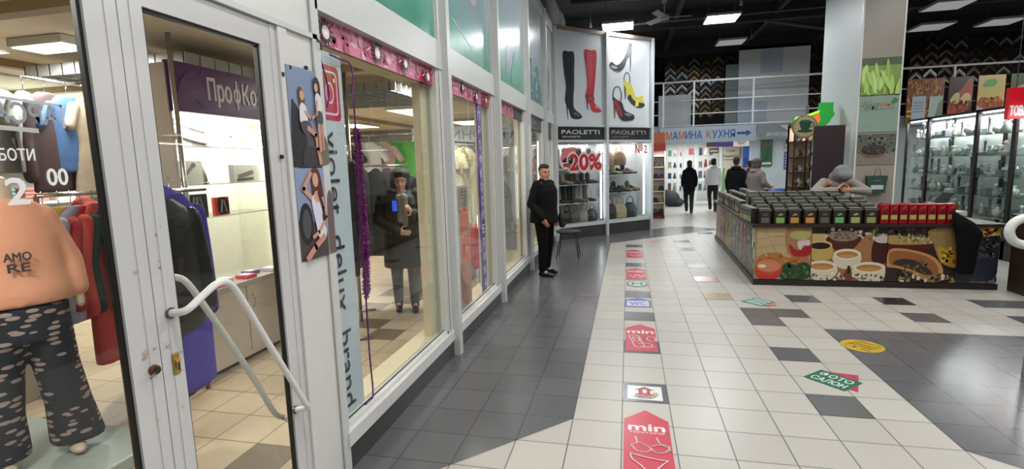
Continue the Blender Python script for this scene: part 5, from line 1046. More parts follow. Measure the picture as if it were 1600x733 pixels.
# ================================================================ COLUMN
b = B(); cx0, cx1, cyy0, cyy1 = 3.66, 4.25, 9.6, 11.3
b.box((cx0, cyy0, 0), (cx1, cyy1, 5.4), mat('#ccd4d5', .45, var=.04)); b.box((cx0 - .004, cyy0 - .012, 0), (cx1 + .004, cyy0 + .001, 5.4), mat('#8f897f', .35, var=.05))
b.box((cx0 - .012, cyy0 - .02, 0), (cx0 + .012, cyy0 + .01, 5.4), WHITE); b.box((cx1 - .012, cyy0 - .02, 0), (cx1 + .012, cyy0 + .01, 5.4), WHITE)
struct('wall_column', b)
p1 = wy(1345, 92, cyy0 - .014); zt = p1.z; w_ = cx1 - cx0 - .03
t = thing('column_poster', 'upper picture of green leaves on the beige column face', 'poster', (cx0 + .015, cyy0 - .016, zt - .58)); q = B(); q.box((0, -.006, 0), (w_, 0, .58), mat('#50624a', .3)); q.build('board', t)
a = Art((0, -.007, 0), (1, 0, 0), (0, 0, 1)); rr = random.Random(8)
a.clip = (w_, .58); a.rect(0, 0, w_, .58, '#7a9450'); a.rect(0, .46, w_, .58, '#4d5a42')
for k in range(22):
    u = rr.uniform(-.05, w_ + .02); v = rr.uniform(-.08, .12); L_ = rr.uniform(.28, .48); an = rr.uniform(1.2, 2.1); wd = rr.uniform(.035, .06); dx, dy = math.cos(an), math.sin(an)
    c = ['#86a850', '#9bbf62', '#b0cf7a', '#6f9440', '#a5c46c'][k % 5]
    a.blob([(u, v), (u + dx * L_ * .4 + dy * wd, v + dy * L_ * .4 - dx * wd), (u + dx * L_ * .75 + dy * wd * .8, v + dy * L_ * .75 - dx * wd * .8), (u + dx * L_, v + dy * L_), (u + dx * L_ * .7 - dy * wd * .8, v + dy * L_ * .7 + dx * wd * .8), (u + dx * L_ * .35 - dy * wd, v + dy * L_ * .35 + dx * wd)], c)
    a.line([(u, v), (u + dx * L_ * .95, v + dy * L_ * .95)], .004, '#c9e09a')
a.build('print', t)
t = thing('column_poster', 'pale green lettered panel in the middle of the beige column face', 'poster', (cx0 + .015, cyy0 - .016, zt - 1.17)); q = B(); q.box((0, -.006, 0), (w_, 0, .57), mat('#83998a', .3)); q.build('board', t)
a = Art((0, -.007, 0), (1, 0, 0), (0, 0, 1)); a.text('Чайна', .03, .36, .27, .50, '#55605a', .0, shear=.35); a.text('країна', .27, .39, .47, .47, '#b5683a', .02, shear=.3); a.blob([(.45, .46), (.5, .54), (.54, .5), (.56, .53), (.53, .46), (.48, .44)], '#3a7a4a'); a.line([(.04, .34), (.5, .38)], .005, '#55605a'); a.build('lettering', t)
t = thing('column_poster', 'lower picture of a dish of dark tea leaves on the beige column face', 'poster', (cx0 + .015, cyy0 - .016, zt - 1.70)); q = B(); q.box((0, -.006, 0), (w_, 0, .5), mat('#77756c', .4)); q.build('board', t)
a = Art((0, -.007, 0), (1, 0, 0), (0, 0, 1)); a.rect(0, .2, w_, .5, '#5d5f58'); a.spots(60, (.03, .2, w_ - .03, .48), .03, ['#3a3d38', '#6f746c', '#2c2f2c', '#4a5a44'], 2); a.ell(.24, .22, .2, .1, '#7a5a40'); a.ell(.24, .24, .18, .085, '#3a3632'); a.spots(50, (.1, .18, .38, .3), .02, ['#2a2826', '#55524c', '#3d4438'], 3); a.spots(12, (.03, .03, .5, .14), .008, ['#3a3632'], 5); a.build('print', t)
# bag on the column
bp = wy(1367, 288, 9.56); t = thing('paper_bag', 'dark green paper bag with a white label hanging on the column', 'bag', (bp.x, 9.52, bp.z - .14)); q = B(); q.add([(-.15, -.04, .28), (.15, -.04, .28), (.12, -.04, 0), (-.12, -.04, 0), (-.15, .04, .28), (.15, .04, .28), (.12, .04, 0), (-.12, .04, 0)], [(0, 3, 2, 1), (4, 5, 6, 7), (0, 4, 7, 3), (1, 2, 6, 5), (3, 7, 6, 2)], mat('#1f3d2e', .6)); q.build('body', t)
q = B(); q.tube([(-.05, -.03, .27), (-.03, -.03, .38), (0, -.03, .42), (.03, -.03, .38), (.05, -.03, .27)], .005, mat('#8a4a3a', .6), 6); q.build('handle', t, label='reddish cord handle'); q = B(); q.box((-.09, -.044, .06), (.09, -.041, .13), mat('#aab4b8', .5)); q.box((-.05, -.044, .2), (.05, -.041, .205), mat('#8aa090', .5)); q.build('label', t)
q = B(); q.cone((4.0 - .1, 9.585, 3.55), (3.9, 9.57, 3.55), .05, .05, mat('#e8ecec', .2)); q.ell((3.9, 9.57, 3.55), (.05, .01, .03), mat('#ffffff', .3), 12)
# ================================================================ KIOSK
KX0, KY0, KX1, KYB = 1.66, 7.35, 4.47, 11.7; sk = .18 / 4.35     # side leans to the right going back
KD = mat('#1e1212', .35, var=.2); KW = mat('#2b1a18', .4, var=.2)
t = thing('kiosk_counter', 'long tea kiosk counter with a dark base and food pictures all round', 'counter', (KX0, KY0, 0)); Wk = KX1 - KX0; Lk = KYB - KY0
def X_(y): return sk * y
q = B(); q.prism([(.03, .03), (Wk - .03, .03), (Wk - .03, 1.1), (X_(1.1) + .85, 1.1), (X_(Lk) + .85, Lk), (X_(Lk) + .03, Lk)], .075, .80, KD); q.prism([(0, 0), (Wk, 0), (Wk, .12), (.14, .12), (.14 + X_(Lk), Lk), (X_(Lk), Lk)], .0, .075, KD); q.build('body', t)
q = B(); q.prism([(-.04, -.04), (Wk + .02, -.04), (Wk + .02, 1.15), (X_(1.15) + .9, 1.15), (X_(Lk) + .9, Lk + .02), (X_(Lk) - .04, Lk + .02)], .79, .83, KW); q.build('counter_top', t)
q = B(); q.box((1.9, 3.6, .0), (Wk, Lk, .8), KD); q.box((1.88, 3.58, .8), (Wk, Lk, .86), mat('#c2bfb8', .4)); q.build('rear_counter', t)
def kpanel(O, U, w_, draw, label):
    a = Art(O, U, (0, 0, 1), .0006, .3, clip=(w_, .705)); draw(a, w_, .705); return a.build('picture_panel', t, label=label)
z0 = .08
def g1(a, W, h):
    a.rect(0, 0, W, h, '#b09a72'); 
    for k in range(4): a.line([(0, .3 + k * .12), (.42, .36 + k * .12)], .006, '#93805c')
    a.line([(.12, .7), (.3, .3)], .006, '#93805c'); a.blob([(.0, .0), (.0, .1), (.3, .06), (.68, .1), (.68, 0)], '#9a9080')
    a.blob([(.03, .2), (.1, .34), (.3, .36), (.4, .3), (.6, .34), (.67, .28), (.66, .2), (.5, .16), (.3, .2)], '#a86a38'); a.spots(26, (.06, .18, .62, .34), .03, ['#b8803c', '#8a4a28', '#c49a58'], 3)
    a.blob([(.33, .02), (.34, .16), (.42, .24), (.5, .2), (.6, .24), (.68, .2), (.68, .03), (.5, 0)], '#1c3a1e'); a.spots(30, (.36, .03, .66, .2), .03, ['#2f5a2a', '#244a22', '#17301a', '#3f6e38'], 4)
    a.ell(.18, .17, .17, .11, '#b5503a'); a.blob([(.02, .14), (.05, .02), (.18, 0), (.3, .02), (.34, .14), (.2, .06)], '#b8321f'); a.ell(.18, .185, .15, .085, '#c07858'); a.ell(.1, .18, .05, .025, '#d8c8b8'); a.line([(.04, .24), (.2, .28), (.33, .22)], .008, '#a8763c', sm=4)
    a.blob([(.4, .68), (.4, .42), (.46, .32), (.6, .3), (.68, .34), (.68, .7)], '#9c7050'); a.blob([(.42, .48), (.46, .34), (.58, .31), (.68, .35), (.68, .48), (.6, .44), (.52, .4)], '#98161a'); a.blob([(.52, .5), (.58, .56), (.67, .53), (.66, .46), (.6, .47), (.56, .4)], '#c4bcb4'); a.blob([(.43, .58), (.48, .66), (.66, .66), (.67, .58), (.55, .54)], '#a3a066'); a.ring(.55, .6, .14, .07, .008, '#c08a4c')
def g2(a, W, h):
    a.rect(0, 0, W, h, '#9a6c48'); a.blob([(0, .45), (0, .7), (.12, .7), (.16, .5)], '#b8a06a'); a.rect(.0, .62, W, h, '#26251c'); a.spots(40, (.12, .55, .9, .69), .035, ['#c9bfb0', '#5a6a38', '#8a9a50', '#3a3828', '#b8a898'], 6)
    a.blob([(.18, .58), (.2, .48), (.3, .4), (.45, .4), (.55, .5), (.57, .58), (.4, .6)], '#4a2418'); a.ell(.37, .59, .17, .07, '#8a7468'); a.spots(30, (.26, .55, .48, .64), .015, ['#4a3428', '#6a5040'], 5)
    a.blob([(0, .3), (.02, .5), (.2, .5), (.25, .42), (.24, .3), (.1, .25)], '#b39a52'); a.ell(.1, .47, .14, .06, '#c4a878'); a.ell(.1, .46, .12, .045, '#1d0f0c')
    a.blob([(.72, .25), (.72, .52), (W, .52), (W, .25)], '#3a1512'); a.ell(.82, .55, .1, .05, '#b8b0b8'); a.blob([(.86, .6), (.95, .66), (W, .6), (W, .54), (.9, .55)], '#b89ab0')
    for (u, v, s_) in ((.42, .32, .9), (.13, .16, 1), (.68, .15, 1.05)):
        a.blob([(u - .17 * s_, v + .02), (u - .14 * s_, v - .12), (u, v - .17), (u + .14 * s_, v - .12), (u + .17 * s_, v + .02)], '#c9bfa8'); a.ell(u, v + .03, .18 * s_, .075, '#d4cab4'); a.ell(u, v + .025, .14 * s_, .045, '#a87038'); a.ell(u, v + .01, .12 * s_, .02, '#b88850')
    a.spots(70, (0, 0, W, .1), .022, ['#2a2824', '#c9c4b4', '#3a4434', '#8a8474', '#d8d4c8'], 7); a.poly([(.4, .0), (.42, .16), (.47, .16), (.5, 0)], '#6a3a28'); a.poly([(.43, .1), (.43, .2), (.46, .2), (.46, .1)], '#15130f')
def g3(a, W, h):
    a.rect(0, 0, W, h, '#2c1a14'); a.spots(50, (0, .5, .5, h - .02), .03, ['#1c120f', '#4a3428', '#3a2a22', '#5a4a3a'], 1)
    a.blob([(0, .52), (.1, .56), (.5, .54), (.52, .46), (.4, .4), (.1, .38), (0, .42)], '#4a1c14'); a.blob([(0, .6), (0, .5), (.2, .48), (.5, .5), (.52, .56), (.3, .58)], '#a08a50'); a.spots(60, (.12, .5, .48, .62), .018, ['#8f8a68', '#6f6a48', '#b5b090', '#4a4630'], 2)
    a.blob([(.0, .34), (.05, .43), (.25, .42), (.5, .34), (.62, .2), (.62, .08), (.5, .02), (.38, .05), (.25, .14), (.1, .18), (.0, .2)], '#b88450'); a.blob([(.02, .35), (.08, .4), (.25, .39), (.48, .31), (.58, .18), (.56, .1), (.45, .08), (.35, .14), (.2, .2), (.05, .22)], '#8d5a32'); a.blob([(.08, .26), (.2, .3), (.36, .26), (.52, .12), (.42, .1), (.26, .17), (.1, .22)], '#33281c'); a.spots(40, (.15, .12, .48, .28), .02, ['#5a5238', '#241c14', '#776a44'], 4)
    a.blob([(.46, .68), (.5, .5), (.6, .26), (.8, .18), (.95, .22), (.95, .7)], '#8a7448'); a.blob([(.55, .46), (.62, .26), (.8, .2), (.95, .24), (.95, .44), (.75, .4)], '#b08828'); a.spots(36, (.6, .24, .93, .44), .03, ['#c8a438', '#7a5a1c', '#d4b04a', '#3a2a18'], 5)
    a.spots(60, (.1, .0, W - .02, .1), .03, ['#7a6a34', '#2c2418', '#4a3a28', '#8a8050', '#c4bfa8'], 6); a.rect(W - .16, 0, W, h, '#26262a')
def g4(a, W, h):
    a.rect(0, 0, W, h, '#33333a'); a.blob([(0, 0), (0, .12), (.3, .16), (W, .08), (W, 0)], '#66646a'); a.blob([(W - .5, .7), (W - .2, .62), (W, .7)], '#b8982c'); a.rect(.1, .6, W, h, '#9a8424'); a.spots(22, (.12, .6, W - .03, .69), .035, ['#b8402a', '#a8a034', '#c47a2c', '#d0c8a0'], 1)
    a.blob([(.05, .5), (.2, .6), (.4, .56), (.42, .46), (.2, .4)], '#1c1d20'); a.spots(40, (.06, .42, .4, .56), .03, ['#2c2c30', '#101114', '#4a4a4e'], 2)
    a.blob([(W - .46, .36), (W - .45, .16), (W - .35, .04), (W - .12, .03), (W - .01, .1), (W - .01, .44)], '#1f2230'); a.ell(W - .24, .38, .2, .07, '#34384a'); a.spots(60, (W - .4, .34, W - .06, .48), .03, ['#1a1a16', '#3a3a2e', '#55563f', '#0f0f0f'], 3); a.blob([(W - .42, .3), (W - .38, .2), (W - .28, .18), (W - .34, .3)], '#4a5068'); a.spots(16, (.02, .02, .4, .12), .025, ['#1c1c1f', '#3a3a3c'], 4)
xs = [0, .70, .70 + .88, 2.52, Wk]
kpanel((.012, -.002 + .028, z0), (1, 0, 0), .69, g1, 'panel showing red tea and leaves on wood')
kpanel((.71, .026, z0), (1, 0, 0), .87, g2, 'panel showing three cups of tea and bowls')
kpanel((1.59, .026, z0), (1, 0, 0), .92, g3, 'panel showing a wooden scoop of tea leaves')
kpanel((2.52, .026, z0), (1, 0, 0), Wk - 2.53, lambda a, W, h: (g4(a, W, h)), 'panel showing a dark bowl of black tea')
rr = random.Random(4); side = [('#56594e', ['#8d9a74', '#c9c4a0', '#3a3d34', '#7a8070']), ('#6a5550', ['#b59a94', '#4a3a38', '#caa8a0', '#8f7a58']), ('#5c6a6a', ['#8fa0a0', '#33403f', '#c9bfa0', '#7a8a5a']), ('#8a7a50', ['#c4a85a', '#4a6a38', '#d8c48a', '#6a4a2a']), ('#7a4a44', ['#b8453c', '#d8b8a0', '#3a2a28', '#5a7a40']), ('#9a8a70', ['#c9bca0', '#b06a3a', '#5a4a38', '#e0d4b8'])]
for k, (bg, cs) in enumerate(side):     # left side, near to far
    y0_ = Lk / 6 * (k + 1) - .01; O = (X_(y0_) + .027, y0_, z0); U = (-X_(1), -1, 0)
    def ds(a, W, h):
        a.rect(0, 0, W, h, bg); r2 = random.Random(k)
        for j in range(5): u = .1 + r2.random() * (W - .2); v = .1 + j * .12; a.ell(u, v, r2.uniform(.05, .09), r2.uniform(.05, .1), r2.choice(cs)); 
        a.spots(60, (.04, .04, W - .04, h - .04), .035, cs, k); a.line([(W * .3, .02), (W * .5, .3), (W * .4, .66)], .02, cs[0], sm=5)
        if k == 0: a.ell(W - .2, .48, .05, .1, '#c9c9b0'); a.ell(W - .18, .62, .06, .05, '#c9c9b0')
    kpanel(O, U, Lk / 6 - .02, ds, 'side panel with mixed herbs and spices' if k else 'side panel with pale slices on dark green')
# tins
def tin(body, lab_, lid='#92937f', s=1.0, name='tea_tin'):
    q = B(); q.bbox((-.072, -.05, 0), (.072, .05, .165), mat(body, .35), .006); q1 = q
    q2 = B(); q2.bbox((-.076, -.054, .165), (.076, .054, .20), mat('#1a1915', .35), .005); q2.box((-.060, -.040, .2), (.060, .040, .203), mat(lid, .5)); q2.box((-.077, -.0545, .178), (.077, -.054, .185), mat(lid, .4))
    q3 = B(); q3.box((-.048, -.0515, .012), (.048, -.0505, .085), mat(lab_, .5)); q3.box((-.05, -.0515, .1), (.05, -.0507, .15), mat('#2c2a1c', .5)); q3.add([(-.03, -.0517, .105), (.03, -.0517, .115), (.02, -.0517, .14), (-.01, -.0517, .13)], [(0, 1, 2, 3)], mat(lab_, .5))
    return q1.mesh('body'), q2.mesh('lid'), q3.mesh('label')
TC = [('pale green', '#84a854'), ('amber', '#b88a3c'), ('orange', '#c08a48'), ('grey', '#5c5750'), ('mint green', '#6aa86a'), ('yellow green', '#a0a860'), ('khaki', '#8f9458'), ('straw', '#a8a068'), ('ivory', '#b5b09a'), ('brown', '#6a4a30')]
TM = [tin('#1d1512', c) for n, c in TC]
def put_tin(i, loc, rz, label, group, s=1.0):
    t = thing('tea_tin', label, 'tin', loc, rz, group); t.scale = (s,) * 3
    for nm, me in zip(('body', 'lid', 'label'), TM[i]): o = bpy.data.objects.new(nm, me); C.objects.link(o); o.parent = t
rr = random.Random(21); fr = [3, 0, 1, 2, 3, 4, 5, 6, 7]
# stepped risers
for r_ in (1, 2):
    q = B(); q.prism([(KX0 + sk * 1.35 + .2 * r_ - .02, KY0 + 1.35), (KX0 + sk * 1.35 + .72, KY0 + 1.35), (KX0 + sk * Lk + .72, KY0 + Lk - .02), (KX0 + sk * Lk + .2 * r_ - .02, KY0 + Lk - .02)], .83 + .03 * (r_ - 1), .83 + .03 * r_, KD); q.build('display_step', label='dark %s step under the tins of the side counter' % ['lower', 'upper'][r_ - 1], cat='step')
t = thing('display_riser', 'dark stepped riser carrying the rows of tea tins on the front counter', 'riser', (KX0, KY0, .83))
for k in range(1, 6): q = B(); q.box((.12, .13 + .17 * (k - 1), 0), (1.55, .13 + .17 * k, .034 * k), KD); q.build('step', t)
for r in range(6):
    n = 8 if r == 0 else 8 - (r > 3)
    for k in range(n):
        i = fr[k] if r == 0 else [3, 8, 6, 9, 7, 5][(k * 2 + r) % 6] if rr.random() < .8 else rr.choice([1, 2]); x = KX0 + .13 + k * .178 + .02 * (r % 2) + rr.uniform(-.006, .006); y = KY0 + .06 + r * .17
        put_tin(i, (x, y, .83 + (.034 * r)), rr.uniform(-.05, .05), '%s labelled tea tin, %s row from the kiosk front, %s from the corner' % (TC[i][0], ORD[r], ORD[k]), 'tea tins on the front counter', 1.03)
for r in range(3):       # left wing
    for k in range(14):
        i = [3, 8, 6, 9, 7][(k * 2 + r) % 5]; y = KY0 + 1.45 + k * .2; x = KX0 + sk * (y - KY0) + .08 + r * .2 + rr.uniform(-.006, .006)
        put_tin(i, (x, y, .83 + .03 * r), -math.pi / 2 + rr.uniform(-.05, .05), '%s labelled tea tin on the side counter, %s row in, %s from the front' % (TC[i][0], ORD[r], ORD[k]), 'tea tins on the side counter')
for k in range(5): # corner tins facing sideways
    put_tin([0, 5, 8, 4, 6][k], (KX0 + .03, KY0 + .1 + k * .14 + .12, .83), -math.pi / 2, '%s labelled tea tin turned sideways on the corner ledge, %s back' % (TC[[0, 5, 8, 4, 6][k]][0], ORD[k]), 'sideways tins at the corner')
for r in range(2):
    for k in range(7):
        put_tin([8, 3, 7, 6][(k + r) % 4], (KX0 + 1.18 + k * .10, KY0 + 3.9 + r * .22, .867), 0, '%s labelled tea tin on the rear kiosk shelf, %s row, %s from the left' % (TC[[8, 3, 7, 6][(k + r) % 4]][0], ORD[r], ORD[k]), 'tea tins at the rear')
q = B(); q.box((KX0 + 1.12, KY0 + 3.75, .0), (KX0 + 1.85, KY0 + 4.3, .865), KD); q.build('rear_stand', label='dark rear stand holding pale tins beyond the side counter', cat='stand')
q = B(); q.bbox((KX0 - .01, KY0 + .96, .832), (KX0 + .22, KY0 + 1.12, .852), mat('#b01c2c', .5), .004); q.build('red_card', label='small red card lying at the gap in the side counter', cat='card')
# red boxes
rb = B(); rb.bbox((-.045, -.06, 0), (.045, .06, .245), mat('#8c1018', .3), .004); rbb = rb.mesh('box'); rl = B(); rl.box((-.035, -.0615, .055), (.035, -.061, .11), mat('#a0a858', .5)); rl.add([(-.035, -.0616, .125), (.035, -.0616, .13), (.02, -.0616, .165), (-.02, -.0616, .15)], [(0, 1, 2, 3)], mat('#2a0c0c', .5)); rl.add([(-.03, -.0616, .18), (.02, -.0616, .2), (.03, -.0616, .23), (0, -.0616, .21)], [(0, 1, 2, 3)], mat('#b04a4a', .4)); rll = rl.mesh('label')
for k in range(8):
    t = thing('tea_box', 'tall red tea box with a green label, %s from the left in the red row' % ORD[k], 'tea box', (3.19 + k * .104, KY0 + .02 + .05, .832), rr.uniform(-.04, .04), 'red tea boxes'); 
    for nm, me in (('carton', rbb), ('label', rll)): o = bpy.data.objects.new(nm, me); C.objects.link(o); o.parent = t
for k in range(3):
    t = thing('tea_box', 'red tea box standing behind the red row, %s from the left' % ORD[k], 'tea box', (3.3 + k * .25, KY0 + .28, .832), 0, 'red tea boxes behind')
    for nm, me in (('carton', rbb), ('label', rll)): o = bpy.data.objects.new(nm, me); C.objects.link(o); o.parent = t
# black bag at the right of kiosk
q = B(); kb = mat('#070708', .9, var=.2, spec=.1); c_ = wy(1508, 385, KY0 - .1)
q.loft([(c_.x + .02, KY0 - .11, .22, .09, .06), (c_.x + .02, KY0 - .11, .4, .10, .07), (c_.x + .02, KY0 - .11, .58, .12, .08), (c_.x + .03, KY0 - .1, .72, .15, .08), (c_.x - .03, KY0 - .09, .85, .12, .07), (c_.x - .12, KY0 - .05, .98, .03, .03)], kb, 18)
rbuild(q, .02, 'jacket_bundle', None, mat('#08080a', .9, bump=.5, spec=.15), 5, label='black jacket draped over the right end of the kiosk front', cat='jacket')
t = thing('laptop', 'dark open laptop tilted on the kiosk counter before the glass cases', 'laptop', (4.2, KY0 + 1.4, 0)); lp_ = wy(1458, 318, KY0 + 1.4); t.location = (lp_.x, KY0 + 1.4, .862); 
q = B(); q.bbox((-.18, -.12, 0), (.18, .12, .02), mat('#2a2b2e', .4), .005); q.build('keyboard_base', t); q = B(); q.add([(-.02, .1, .02), (.0, -.12, .02), (.2, -.12, .26), (.18, .1, .26), (-.035, .1, .02), (-.015, -.12, .02), (.185, -.12, .26), (.165, .1, .26)], [(0, 1, 2, 3), (7, 6, 5, 4), (0, 3, 7, 4), (1, 5, 6, 2), (3, 2, 6, 7), (0, 4, 5, 1)], mat('#232426', .4)); q.build('screen', t)
# inner right counter
t = thing('service_counter', 'white topped counter behind the red tea boxes', 'counter', (3.2, KY0 + 1.25, 0)); q = B(); q.box((.3, 0, 0), (1.5, .6, .8), KD); q.build('body', t); q = B(); q.box((.25, -.04, .8), (1.55, .65, .86), mat('#b8b4ac', .4)); q.build('top', t)
# glass tower
tx = wy(1237, 240, 10.6).x; tx1 = wy(1276, 240, 10.6).x
t = thing('display_tower', 'tall glass display tower with copper frame under the cup sign', 'display tower', (tx, 10.5, .0)); w_ = tx1 - tx; TF = mat('#5a2a24', .35, .3)
q = B(); q.box((0, 0, 0), (w_, .4, .86), KD); q.build('base', t); q = B()
for (x, y) in ((0, 0), (w_ - .025, 0), (0, .38), (w_ - .025, .38), (w_ / 2 - .012, 0)): q.box((x, y, .86), (x + .025, y + .025, 2.3), TF)
q.box((0, 0, 2.28), (w_, .4, 2.33), TF); q.build('frame', t)
q = B(); q.box((.01, .005, .87), (w_ - .01, .01, 2.28), GLASS_T); q.build('pane', t); q = B(); q.box((.0, .38, .87), (w_, .39, 2.28), mat('#a88a7a', .3)); q.build('back_panel', t)
for z in (1.15, 1.43, 1.71, 1.99): q = B(); q.box((.02, .02, z), (w_ - .02, .38, z + .006), mat('#a8b0ac', .2)); q.build('shelf', t)
area(tx + w_ / 2, 10.7, 2.25, w_ * .7, .2, 5, (1, .93, .85))
ic = [('#e0dcd0', 'white'), ('#b08a4a', 'gold'), ('#7a3028', 'dark red'), ('#cfc2ae', 'cream'), ('#4a3a30', 'brown')]
for j, z in enumerate((.865, 1.157, 1.437, 1.717, 1.997)):
    for k in range(4):
        q = B(); c, n = ic[(j * 2 + k) % 5]; h = .1 + .03 * ((j + k) % 3); q.lathe([(.03, 0), (.045, h * .3), (.04, h * .6), (.015, h * .8), (.022, h)], mat(c, .25), n=12); q.tube([(.04, 0, h * .6), (.065, 0, h * .45), (.042, 0, h * .25)], .005, mat(c, .25), 6)
        q.build('teapot', label='%s teapot in the glass tower, %s level up, %s from the left' % (n, ORD[j], ORD[k]), cat='teapot', group='teapots in the glass tower', loc=(tx + .08 + k * (w_ - .16) / 3, 10.6 + .1 * (k % 2), z))
# round cup sign and green illuminated sign
cp = wy(1258, 198, 10.2); t = thing('cup_sign', 'round cream sign with a dark green cup on top of the glass tower', 'sign', (cp.x, 10.2, cp.z)); q = B(); q.cone((0, .04, 0), (0, 0, 0), .205, .205, mat('#4a3a20', .4), 36); q.build('disc', t)
a = Art((0, -.001, 0), (1, 0, 0), (0, 0, 1)); CR = '#b8ac84'; a.ell(0, 0, .2, .2, CR, 36); a.ring(0, 0, .188, .188, .010, '#4a4a30', 36); a.ell(0, 0, .15, .15, '#a89c74', 32); GN = '#12402a'
a.blob([(-.085, .1), (.085, .1), (.085, .02), (.05, -.05), (-.05, -.05), (-.085, .02)], GN); a.ell(0, .1, .085, .02, '#1f5a3c'); a.ell(0, -.075, .125, .03, GN); a.ring(.1, .035, .035, .04, .014, GN, 16)
for k in range(22): an = .4 + k * 2 * math.pi / 22; a.poly([(.157 * math.cos(an), .157 * math.sin(an)), (.178 * math.cos(an), .178 * math.sin(an)), (.176 * math.cos(an + .13), .176 * math.sin(an + .13)), (.157 * math.cos(an + .1), .157 * math.sin(an + .1))], '#6a6440', False)
a.build('print', t)
def ext(pts2, Y, th, m):      # outline in px -> extruded body
    P = [wy(x, y, Y) for x, y in pts2]; n = len(P); bq = B(); f = [(p.x, Y, p.z) for p in P]; bk = [(p.x, Y + th, p.z) for p in P]
    from mathutils.geometry import tessellate_polygon
    tr = [tuple(x) for x in tessellate_polygon([[Vector((p.x, p.z, 0)) for p in P]])]
    def ori(t_, s): 
        p, q_, r = [P[i] for i in t_]; cr = (q_.x - p.x) * (r.z - p.z) - (q_.z - p.z) * (r.x - p.x); return t_ if (cr > 0) == s else tuple(reversed(t_))
    fs = [ori(x, True) for x in tr] + [tuple(i + n for i in ori(x, False)) for x in tr] + [(i, (i + 1) % n, n + (i + 1) % n, n + i) for i in range(n)]
    bq.add(f + bk, fs, m); return bq
q = B(); q.box((-.03, .04, -.03), (.03, .42, .03), STEEL); q.build('bracket', t)
t = thing('leaf_sign', 'glowing green and orange cut out sign above the glass tower and dark screen', 'sign', (0, 0, 0)); q = B(); q.box((tx + .14, 10.34, 2.3), (tx + .18, 10.38, 2.62), STEEL); q.box((tx + .14, 10.34, 2.3), (tx + .18, 10.7, 2.34), STEEL); q.build('bracket', t); NG = mat('#189a34', .4, emit=.4); NO = mat('#e8682a', .4, emit=.7); NY = mat('#a8e83a', .4, emit=.9)
ext([(1239, 195), (1243, 183), (1262, 179), (1281, 172), (1283, 160), (1303, 160), (1302, 174), (1305, 178), (1300, 184), (1296, 190), (1290, 197), (1270, 199), (1280, 184), (1262, 187), (1246, 190)], 10.32, .12, NG).build('green_body', t)
ext([(1262, 187), (1280, 177), (1282, 188), (1276, 196), (1271, 198), (1268, 190)], 10.3, .015, NO).build('orange_part', t)
ext([(1240, 193), (1243, 183), (1262, 179), (1281, 172), (1280, 176), (1262, 183), (1247, 186), (1243, 195)], 10.3, .015, NY).build('glowing_edge', t)
p0 = wy(1271, 197, 9.8); p1 = wy(1320, 197, 9.8)
q = B(); q.bbox((p0.x, 9.75, .8), (p1.x, 9.80, p0.z), mat('#26151a', .45), .012); q.bbox((p0.x, 9.80, .0), (p1.x, 9.84, .8), mat('#26151a', .45), .01); q.build('room_screen', label='tall dark maroon screen standing left of the column', cat='screen')
q = B(); bb = wy(1215, 302, 11.2); q.loft([(0, 0, 0, .26, .18), (0, 0, .06, .24, .16), (0, 0, .12, .15, .1), (0, 0, .15, .05, .03)], mat('#1f4aa8', .5), 20); q.build('blue_bag', label='blue folded bag lying at the rear of the kiosk', cat='bag', loc=(bb.x, 11.2, .93))
for k in range(7):
    q = B(); q.bbox((-.05, -.03, 0), (.05, .03, .13), mat(['#b4b6b2', '#9a9c98', '#c4c4be'][k % 3], .3, .3), .01); p = wy(1205 + k * 6, 308, 10.6); q.build('tea_packet', label='silvery tea packet before the blue bag, %s from the left' % ORD[k], cat='packet', group='silvery packets', loc=(p.x, 10.6 + .05 * (k % 2), .9), rz=.3 * (k % 3 - 1))
# ================================================================ GLASS CASES
CXX = 5.75; bays = [(12.62, 11.80), (11.80, 10.34), (10.34, 9.45), (9.45, 8.2)]
BK = mat('#17100f', .35)
area(2.65, 15.1, 4.7, .6, .6, 30, COOL)  # fill light added at the unlit pale panel to brighten the partition
pc = {}
def trinket(k):
    q = B(); 
    if k == 0: q.lathe([(.03, 0), (.05, .03), (.025, .08), (.035, .12)], mat('#9aa09c', .2, .6), n=12)
    if k == 1: q.lathe([(.04, 0), (.01, .02), (.01, .08), (.045, .13), (.04, .14)], mat('#b8c0bc', .1, .4), n=12)
    if k == 2: q.lathe([(.06, 0), (.085, .04), (.09, .05), (.02, .045)], mat('#c4cac6', .25, .3), n=14)
    if k == 3: q.bbox((-.05, -.04, 0), (.05, .04, .09), mat('#6a7278', .4), .008)
    if k == 4: q.caps((0, 0, .03), (0, 0, .1), .03, .02, mat('#8f8a84', .5), 10); q.ell((0, 0, .14), (.022, .022, .025), mat('#d0c0b0', .5), 10)
    if k == 5: q.lathe([(.035, 0), (.012, .015), (.012, .16), (.02, .2), (.006, .22)], mat('#2a2c30', .3), n=12)
    if k == 6: q.lathe([(.02, 0), (.055, .05), (.05, .09), (.02, .11), (.03, .13)], mat('#a9b0a8', .3), n=14)
    return q.mesh('trinket')
TR = [trinket(k) for k in range(7)]; TN = ['silver vase', 'glass goblet', 'shallow bowl', 'small grey box', 'little figurine', 'dark candlestick', 'pale pot']
bn = ['far left', 'middle', 'right', 'rightmost']
